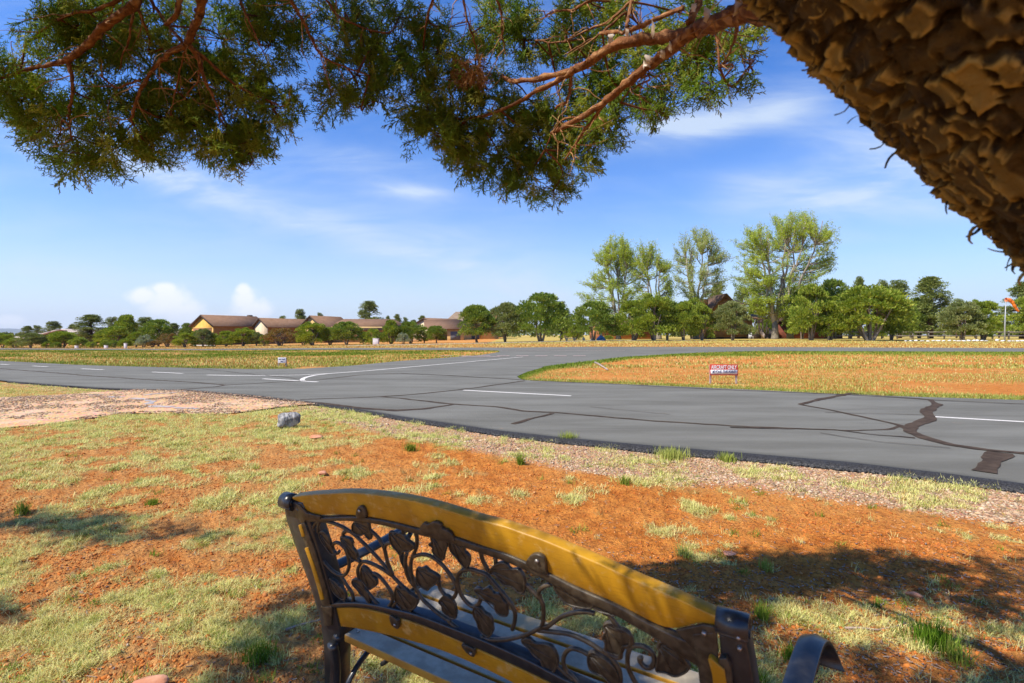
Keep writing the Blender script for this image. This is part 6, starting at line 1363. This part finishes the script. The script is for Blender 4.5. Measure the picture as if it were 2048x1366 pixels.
# red brown low building behind first cottonwood
p = pos(1250, 86); s = 86/F; z0 = p.z; h = empty('outbuilding', p); tag(h, 'low red brown outbuilding behind the leftmost cottonwood', 'building')
mb = MB(); mb.box((0, 3, (hts(652, 86)-z0)/2-.2), (120*s, 6, hts(652, 86)-z0+.4)); mb.build('wall', M['w_brick'], h)
mb = MB(); e_ = hts(652, 86)-z0; mb.hexa([(-62*s, -.6, e_+.002), (62*s, -.6, e_+.002), (62*s, 3, e_+1.2), (-62*s, 3, e_+1.2), (-62*s, -.6, e_+.15), (62*s, -.6, e_+.15), (62*s, 3, e_+1.35), (-62*s, 3, e_+1.35)]); mb.build('roof', M['r_brown'], h)
# log house
p = pos(1465, 80); s = 80/F; z0 = p.z; h = empty('log_house', p); tag(h, 'varnished log house with steep brown roof and porch', 'house')
E = hts(636, 80)-z0
mb = MB(); mb.box(((1460-1465)*s, 3.2, E/2), (92*s, 6, E-.6)); mb.build('wall', M['w_log'], h)
mb = MB(); mb.box(((1460-1465)*s, 3.2, .1), (90*s, 5.8, .6)); mb.build('foundation', M['trim_dark'], h)
pk = hts(591, 82)-z0; mb = MB(); mb.prism([((1410-1465)*s, 1, E-.2), ((1496-1465)*s, 1, E-.2), ((1453-1465)*s, 1, pk-.15)], (0, 5, 0)); mb.build('gable_wall', M['w_log'], h)
mb = MB()
for (xa, xb) in (((1453-1465)*s, (1402-1465)*s), ((1453-1465)*s, (1504-1465)*s)):
    V = [(xa, -.1, pk), (xb, -.1, E-.5), (xb, 7, E-.5), (xa, 7, pk)]; V = V if xb > xa else [V[1], V[0], V[3], V[2]]; mb.hexa(V+[(a, b, c+.2) for a, b, c in V])
rr = mb.build('roof', M['r_brown'], h)
mb = MB(); mb.box(((1419-1465)*s, 2.5, hts(608, 82)-z0), (1.1, 1.0, 1.6)); mb.build('chimney', M['w_brick'], h)
mb = MB(); V = [((1466-1465)*s, 3, hts(611, 83)-z0), ((1510-1465)*s, 3, hts(611, 83)-z0), ((1510-1465)*s, 6.5, hts(602, 86)-z0), ((1466-1465)*s, 6.5, hts(602, 86)-z0)]; mb.hexa(V+[(a, b, c+.15) for a, b, c in V]); mb.build('upper_roof', M['r_brown'], h)
mb = MB(); mb.box(((1490-1465)*s, 4.8, E/2+1), (34*s, 3, hts(612, 83)-z0-1)); mb.build('upper_wall', M['w_dark'], h)
# porch
px0, px1 = (1494-1465)*s, (1531-1465)*s; zf = .7
mb = MB(); V = [(px0, -2.2, hts(639, 78)-z0), (px1+.3, -2.2, hts(638.5, 78)-z0), (px1-1.2, 1.5, hts(630, 81)-z0), (px0, 1.5, hts(629, 81)-z0)]; mb.hexa(V+[(a, b, c+.16) for a, b, c in V]); pr = mb.build('porch_roof', M['r_brown'], h)
for xx in ((1507-1465)*s, (1514-1465)*s, (1522-1465)*s):
    mb = MB(); mb.box((xx, -1.8, (hts(639, 78)-z0)/2+.3), (.16, .16, hts(639, 78)-z0-.7)); mb.build('porch_post', M['post'], pr)
mb = MB(); mb.box(((px0+px1)/2, -.4, zf/2), (px1-px0, 3, zf)); mb.build('porch_floor', M['trim_dark'], h)
mb = MB()
for k in range(4): mb.box(((1517-1465)*s, -2.15-k*.28, zf*(1-(k+1)/5)/2), (1.2, .28, zf*(1-(k+1)/5)))
mb.build('steps', M['r_tan'], h)
for xx in ((1508-1465)*s, (1526-1465)*s):
    mb = MB(); mb.hexa([(xx-.06, -3.3, .0), (xx+.06, -3.3, .0), (xx+.06, -1.9, zf), (xx-.06, -1.9, zf), (xx-.06, -3.3, .75), (xx+.06, -3.3, .75), (xx+.06, -1.9, zf+.95), (xx-.06, -1.9, zf+.95)]); mb.build('stair_side', M['post'], h)
window(h, (1431-1465)*s, (1442-1465)*s, hts(659, 80)-z0, hts(649, 80)-z0, .26); window(h, (1470-1465)*s, (1480-1465)*s, hts(655, 80)-z0, hts(646, 80)-z0, .26)
# dark red house
p = pos(1610, 84); s = 84/F; z0 = p.z; h = empty('house', p); tag(h, 'dark red house with one steep dark roof slope', 'house')
mb = MB(); mb.box(((1625-1610)*s, 4, (hts(648, 84)-z0)/2-.2), (128*s, 7, hts(648, 84)-z0+.4)); mb.build('wall', M['w_red'], h)
mb = MB(); mb.prism([((1563-1610)*s, .4, hts(648, 84)-z0), ((1640-1610)*s, .4, hts(648, 84)-z0), ((1600-1610)*s, .4, hts(624, 84)-z0)], (0, 5, 0)); mb.build('gable_wall', M['w_red'], h)
mb = MB()
for (xa, xb, za, zb) in ((1599, 1557, 619, 644), (1599, 1645, 619, 648)):
    V = [((xa-1610)*s, -.7, hts(za, 84)-z0), ((xb-1610)*s, -.7, hts(zb, 84)-z0), ((xb-1610)*s, 7, hts(zb, 84)-z0), ((xa-1610)*s, 7, hts(za, 84)-z0)]; V = V if xb > xa else [V[1], V[0], V[3], V[2]]; mb.hexa(V+[(a, b, c+.25) for a, b, c in V])
mb.build('roof', M['r_dark'], h)
mb = MB(); V = [((1630-1610)*s, -.8, hts(649, 83)-z0), ((1692-1610)*s, -.8, hts(649, 83)-z0), ((1692-1610)*s, 4, hts(636, 86)-z0), ((1630-1610)*s, 4, hts(636, 86)-z0)]; mb.hexa(V+[(a, b, c+.2) for a, b, c in V]); mb.build('side_roof', M['r_dark'], h)
panel(h, 'door', (1576-1610)*s, (1591-1610)*s, -.1, hts(652, 84)-z0, .56, 'door_grey'); window(h, (1594-1610)*s, (1605-1610)*s, hts(662, 84)-z0, hts(655, 84)-z0, .56, fr='white'); window(h, (1658-1610)*s, (1668-1610)*s, hts(670, 84)-z0, hts(663, 84)-z0, .56, fr='white')

# ------------------------------------------------------------------ signs
def letters(text, size, loc, parent, mat, name='lettering', wmax=None):
    cu = bpy.data.curves.new(name, 'FONT'); cu.body = text; cu.size = size; cu.align_x = 'CENTER'; cu.align_y = 'CENTER'; cu.extrude = .002; cu.offset = .002
    t = bpy.data.objects.new(name, cu); C.objects.link(t); bpy.context.view_layer.update()
    me = bpy.data.meshes.new_from_object(t.evaluated_get(bpy.context.evaluated_depsgraph_get())); w = t.dimensions[0]
    bpy.data.objects.remove(t); o = bpy.data.objects.new(name, me); C.objects.link(o); me.materials.clear(); me.materials.append(mat)
    o.parent = parent; o.location = loc; o.rotation_euler = (PI/2, 0, 0)
    if wmax: o.scale = (wmax/w, 1, 1)
    return o
def sign(pxa, pxb, base, top, bot, label, red, rz=0):
    p = hit((pxa+pxb)/2, base); Y = p[1]; w = (pxb-pxa)/F*Y; zt = hts(top, Y); zb = hts(bot, Y); o = empty('sign', p, rz); tag(o, label, 'sign')
    for sg in (-1, 1): mb = MB(); mb.box((sg*w*.46, .03, zt/2-.1), (.045, .045, zt+.14)); bevel(mb.build('sign_post', M['post'], o), .004)
    mb = MB(); mb.box((0, -.012, (zt+zb)/2), (w, .02, zt-zb)); bd = mb.build('board', M['red_sign' if red else 'sign_white'], o); bevel(bd, .003)
    return o, w, zt, zb
o, w, zt, zb = sign(1419.5, 1475, 768, 728.5, 750.5, 'red and white aircraft only sign on two short posts', True, -.05)
hh = zt-zb; mb = MB(); mb.box((0, -.026, zb+hh*.30), (w*.94, .006, hh*.40)); mb.build('lower_panel', M['sign_white'], o)
letters('AIRCRAFT ONLY', .15*hh/.3, (0, -.026, zb+hh*.72), o, M['ink_white'], wmax=w*.90); letters('BEYOND THIS POINT', .11*hh/.3, (0, -.031, zb+hh*.31), o, M['ink'], wmax=w*.82)
o, w, zt, zb = sign(556.5, 572, 734, 715, 726, 'small white sign with dark lettering at the left junction', False, .08)
hh = zt-zb; letters('EXIT RAMP', .3*hh, (0, -.024, zb+hh*.68), o, M['ink'], wmax=w*.80); letters('ONLY', .3*hh, (0, -.024, zb+hh*.28), o, M['ink'], wmax=w*.34)

# ------------------------------------------------------------------ windsock, fence, stones and small things
p = at(2010, 60); o = empty('windsock_pole', p); tag(o, 'thin metal windsock pole standing among the white stones', 'pole'); tp = hts(603, 60)-p.z
mb = MB(); mb.tube([(-.05, 0, -.2), (.0, 0, tp*.5), (.1, 0, tp)], [.085, .065, .035], 10); mb.build('pole', M['grey_metal'], o, True)
mb = MB(); mb.tube([(.1, 0, tp), (.1, 0, tp+.25)], .02, 6); mb.build('pivot', M['grey_metal'], o)
ws = empty('windsock', (p.x+.12, p.y, p.z+tp+.10)); tag(ws, 'orange windsock drooping to the right from its pole', 'windsock')
pts = smooth_line([(0, 0, .1), (.30, -.05, .08), (.62, -.08, -.15), (.85, -.1, -.55), (1.15, -.1, -1.0), (1.35, -.1, -1.25)]); n = len(pts)
mb = MB(); mb.tube(pts, np.linspace(.24, .10, n)*(1+.10*np.sin(np.arange(n)*1.3)), 14, caps=False); s_ = mb.build('sleeve', M['orange'], ws, True); sm = s_.modifiers.new('solid', 'SOLIDIFY'); sm.thickness = .01
mb = MB(); mb.tube([(math.cos(a)*.0, math.cos(a)*.25, .1+math.sin(a)*.25) for a in np.linspace(0, 2*PI, 17)], .012, 5); mb.build('hoop', M['grey_metal'], ws)
# rail fence
def fence():
    a, b = at(1672, 76), at(2150, 72); o = empty('rail_fence', a); tag(o, 'weathered wooden rail fence behind the white stones', 'fence'); n = 15
    d = np.array(b-a); 
    for k in range(n+1):
        q = d*k/n; z = float(terr(a.x+q[0], a.y+q[1]))-a.z; mb = MB(); mb.box((q[0], q[1], z+.5), (.15, .15, 1.35)); mb.build('fence_post', M['rail_wood'], o)
    for hgt in (1.0, .45):
        for k in range(n):
            q0, q1 = d*k/n, d*(k+1)/n; z0 = float(terr(a.x+q0[0], a.y+q0[1]))-a.z; z1_ = float(terr(a.x+q1[0], a.y+q1[1]))-a.z; mb = MB()
            L = np.linalg.norm(q1-q0); c = (q0+q1)/2; mb.box((c[0], c[1]-.1, (z0+z1_)/2+hgt), (L, .05, .15), math.atan2(d[1], d[0])); mb.build('fence_rail', M['rail_wood'], o)
fence()
xs_ = [1812, 1821, 1832, 1845, 1856, 1866, 1877, 1888, 1899, 1909, 1918, 1927, 1937, 1947, 1955, 1963, 1972, 1994, 2005, 2018, 2027, 2036, 2046, 2056]
for i, x in enumerate(xs_):
    big = x == 1994
    p = at(x, 58.5); w = (.62 if big else random.uniform(.45, .65)); hgt = .36 if big else random.uniform(.16, .27)
    lb = 'tallest white stone of the row, just left of the windsock pole' if big else 'low white painted stone in the row along the far grass'
    o = rock(x, 679.5, w, hgt, .4, M['rock_white'], lb, 'stone', 'white_stone', 100+i, 0, None if big else 'white stones edging the far grass', 2, .2)
    o.location = p
def pale_rock(px, Y, w, h, label, seed): o = rock(px, 700, w, h, w*.8, M['rock_white'], label, 'rock', 'rock', seed, 0, None, 2, .2); o.location = at(px, Y)
pale_rock(1167, 68, .55, .55, 'pale rounded rock left of the dark domed juniper', 201); pale_rock(1183, 67, .5, .4, 'small pale rock at the foot of the dark domed juniper', 202); pale_rock(1238, 66, .6, .12, 'flat pale stone between juniper and cottonwood', 203)
o = empty('covered_ornament', at(1202, 68)); tag(o, 'blue rounded covered ornament beneath the dark domed juniper', 'ornament')
mb = MB(); mb.tube([(0, 0, 0), (0, 0, .12), (0, 0, .3), (0, 0, .55), (0, 0, .68)], [.62, .66, .55, .3, .18], 16); mb.build('skirt', M['blue'], o, True)
mb = MB(); mb.tube([(0, 0, .66), (0, 0, .75), (0, 0, .88), (0, 0, .95)], [.12, .2, .18, .06], 12); mb.build('head', M['sign_white'], o, True)
o = far_box(752, 71, .75, .6, .82, M['white'], 'utility_box', 'white utility box before the round clipped shrub', 'utility box')
for px, Y, w, hgt, lb in [(153, 66, .32, .32, 'leftmost white marker box on the grass'), (212, 66, .36, .34, 'second white marker box from the left'), (251, 66, .26, .62, 'tall white marker box, third from the left')]: far_box(px, Y, w, .25, hgt, M['white'], 'marker_box', lb, 'marker box')
# stone bench, mailbox stand, white chair
o = empty('stone_bench', at(1141, 68)); tag(o, 'low pale stone bench on the gravel beyond the runway', 'bench')
mb = MB(); mb.box((0, 0, .36), (1.5, .5, .1)); bevel(mb.build('seat', M['concrete'], o), .01)
for sg in (-1, 1): mb = MB(); mb.box((sg*.5, 0, .15), (.2, .4, .32)); mb.build('leg', M['concrete'], o)
o = empty('mailbox', at(1121, 68)); tag(o, 'dark mailbox on a post near the largest centre juniper', 'mailbox')
mb = MB(); mb.box((0, 0, .45), (.12, .12, .95)); mb.build('post', M['post'], o); mb = MB(); mb.prism([(-.25, -.3, .92), (.25, -.3, .92), (.25, -.3, 1.2), (.15, -.3, 1.34), (-.15, -.3, 1.34), (-.25, -.3, 1.2)], (0, .6, 0)); mb.build('box', M['trim_dark'], o)
o = empty('garden_chair', at(1502, 74)); tag(o, 'white plastic garden chair beside the porch steps', 'chair'); o.scale = (.95, .95, .95)
mb = MB(); mb.box((0, 0, .42), (.5, .5, .05)); bevel(mb.build('seat', M['white'], o), .01); mb = MB(); mb.box((0, .24, .7), (.5, .05, .5)); bevel(mb.build('backrest', M['white'], o), .02)
for x in (-.22, .22):
    for y in (-.2, .2): mb = MB(); mb.box((x, y, .2), (.05, .05, .42)); mb.build('leg', M['white'], o)
# pale path before the houses
V = []; 
xs3 = np.linspace(at(700, 66).x, at(1420, 66).x, 60)
for x in xs3:
    for y in (63.5, 65.5): V.append([x, y, float(terr(x, y))+.05])
o = np_mesh('path', V, np.array([(2*i, 2*i+2, 2*i+3, 2*i+1) for i in range(59)]), M['concrete'], None, True); tag(o, 'pale gravel path before the houses', 'path', kind='structure')
p = at(408, 82); mb = MB(); V = [at(385, 79), at(432, 79), at(428, 84), at(388, 86)]; mb.add([(v.x, v.y, v.z+.06) for v in V], [(0, 1, 2, 3)]); o = mb.build('apron', M['concrete']); tag(o, 'pale concrete apron before the hangar door', 'apron', kind='structure')
for k, o in list(PR.items()):
    if k not in used:
        for ch in list(o.children): bpy.data.objects.remove(ch)
        bpy.data.objects.remove(o)
# ------------------------------------------------------------------ air
def haze():
    x0, x1, y0, y1, z0, z1 = -16000, 16000, -300, 11500, -60, 420
    mb = MB(); mb.box(((x0+x1)/2, (y0+y1)/2, (z0+z1)/2), (x1-x0, y1-y0, z1-z0)); m = bpy.data.materials.new('thin air'); m.use_nodes = True; t = m.node_tree
    t.nodes.clear(); o_ = t.nodes.new('ShaderNodeOutputMaterial'); v = t.nodes.new('ShaderNodeVolumePrincipled'); v.inputs['Color'].default_value = (.80, .88, 1, 1); v.inputs['Density'].default_value = .00006; v.inputs['Anisotropy'].default_value = .2
    t.links.new(v.outputs[0], o_.inputs['Volume']); o = mb.build('haze', m); tag(o, 'thin blue haze over the far hills', 'haze', kind='stuff')
haze()
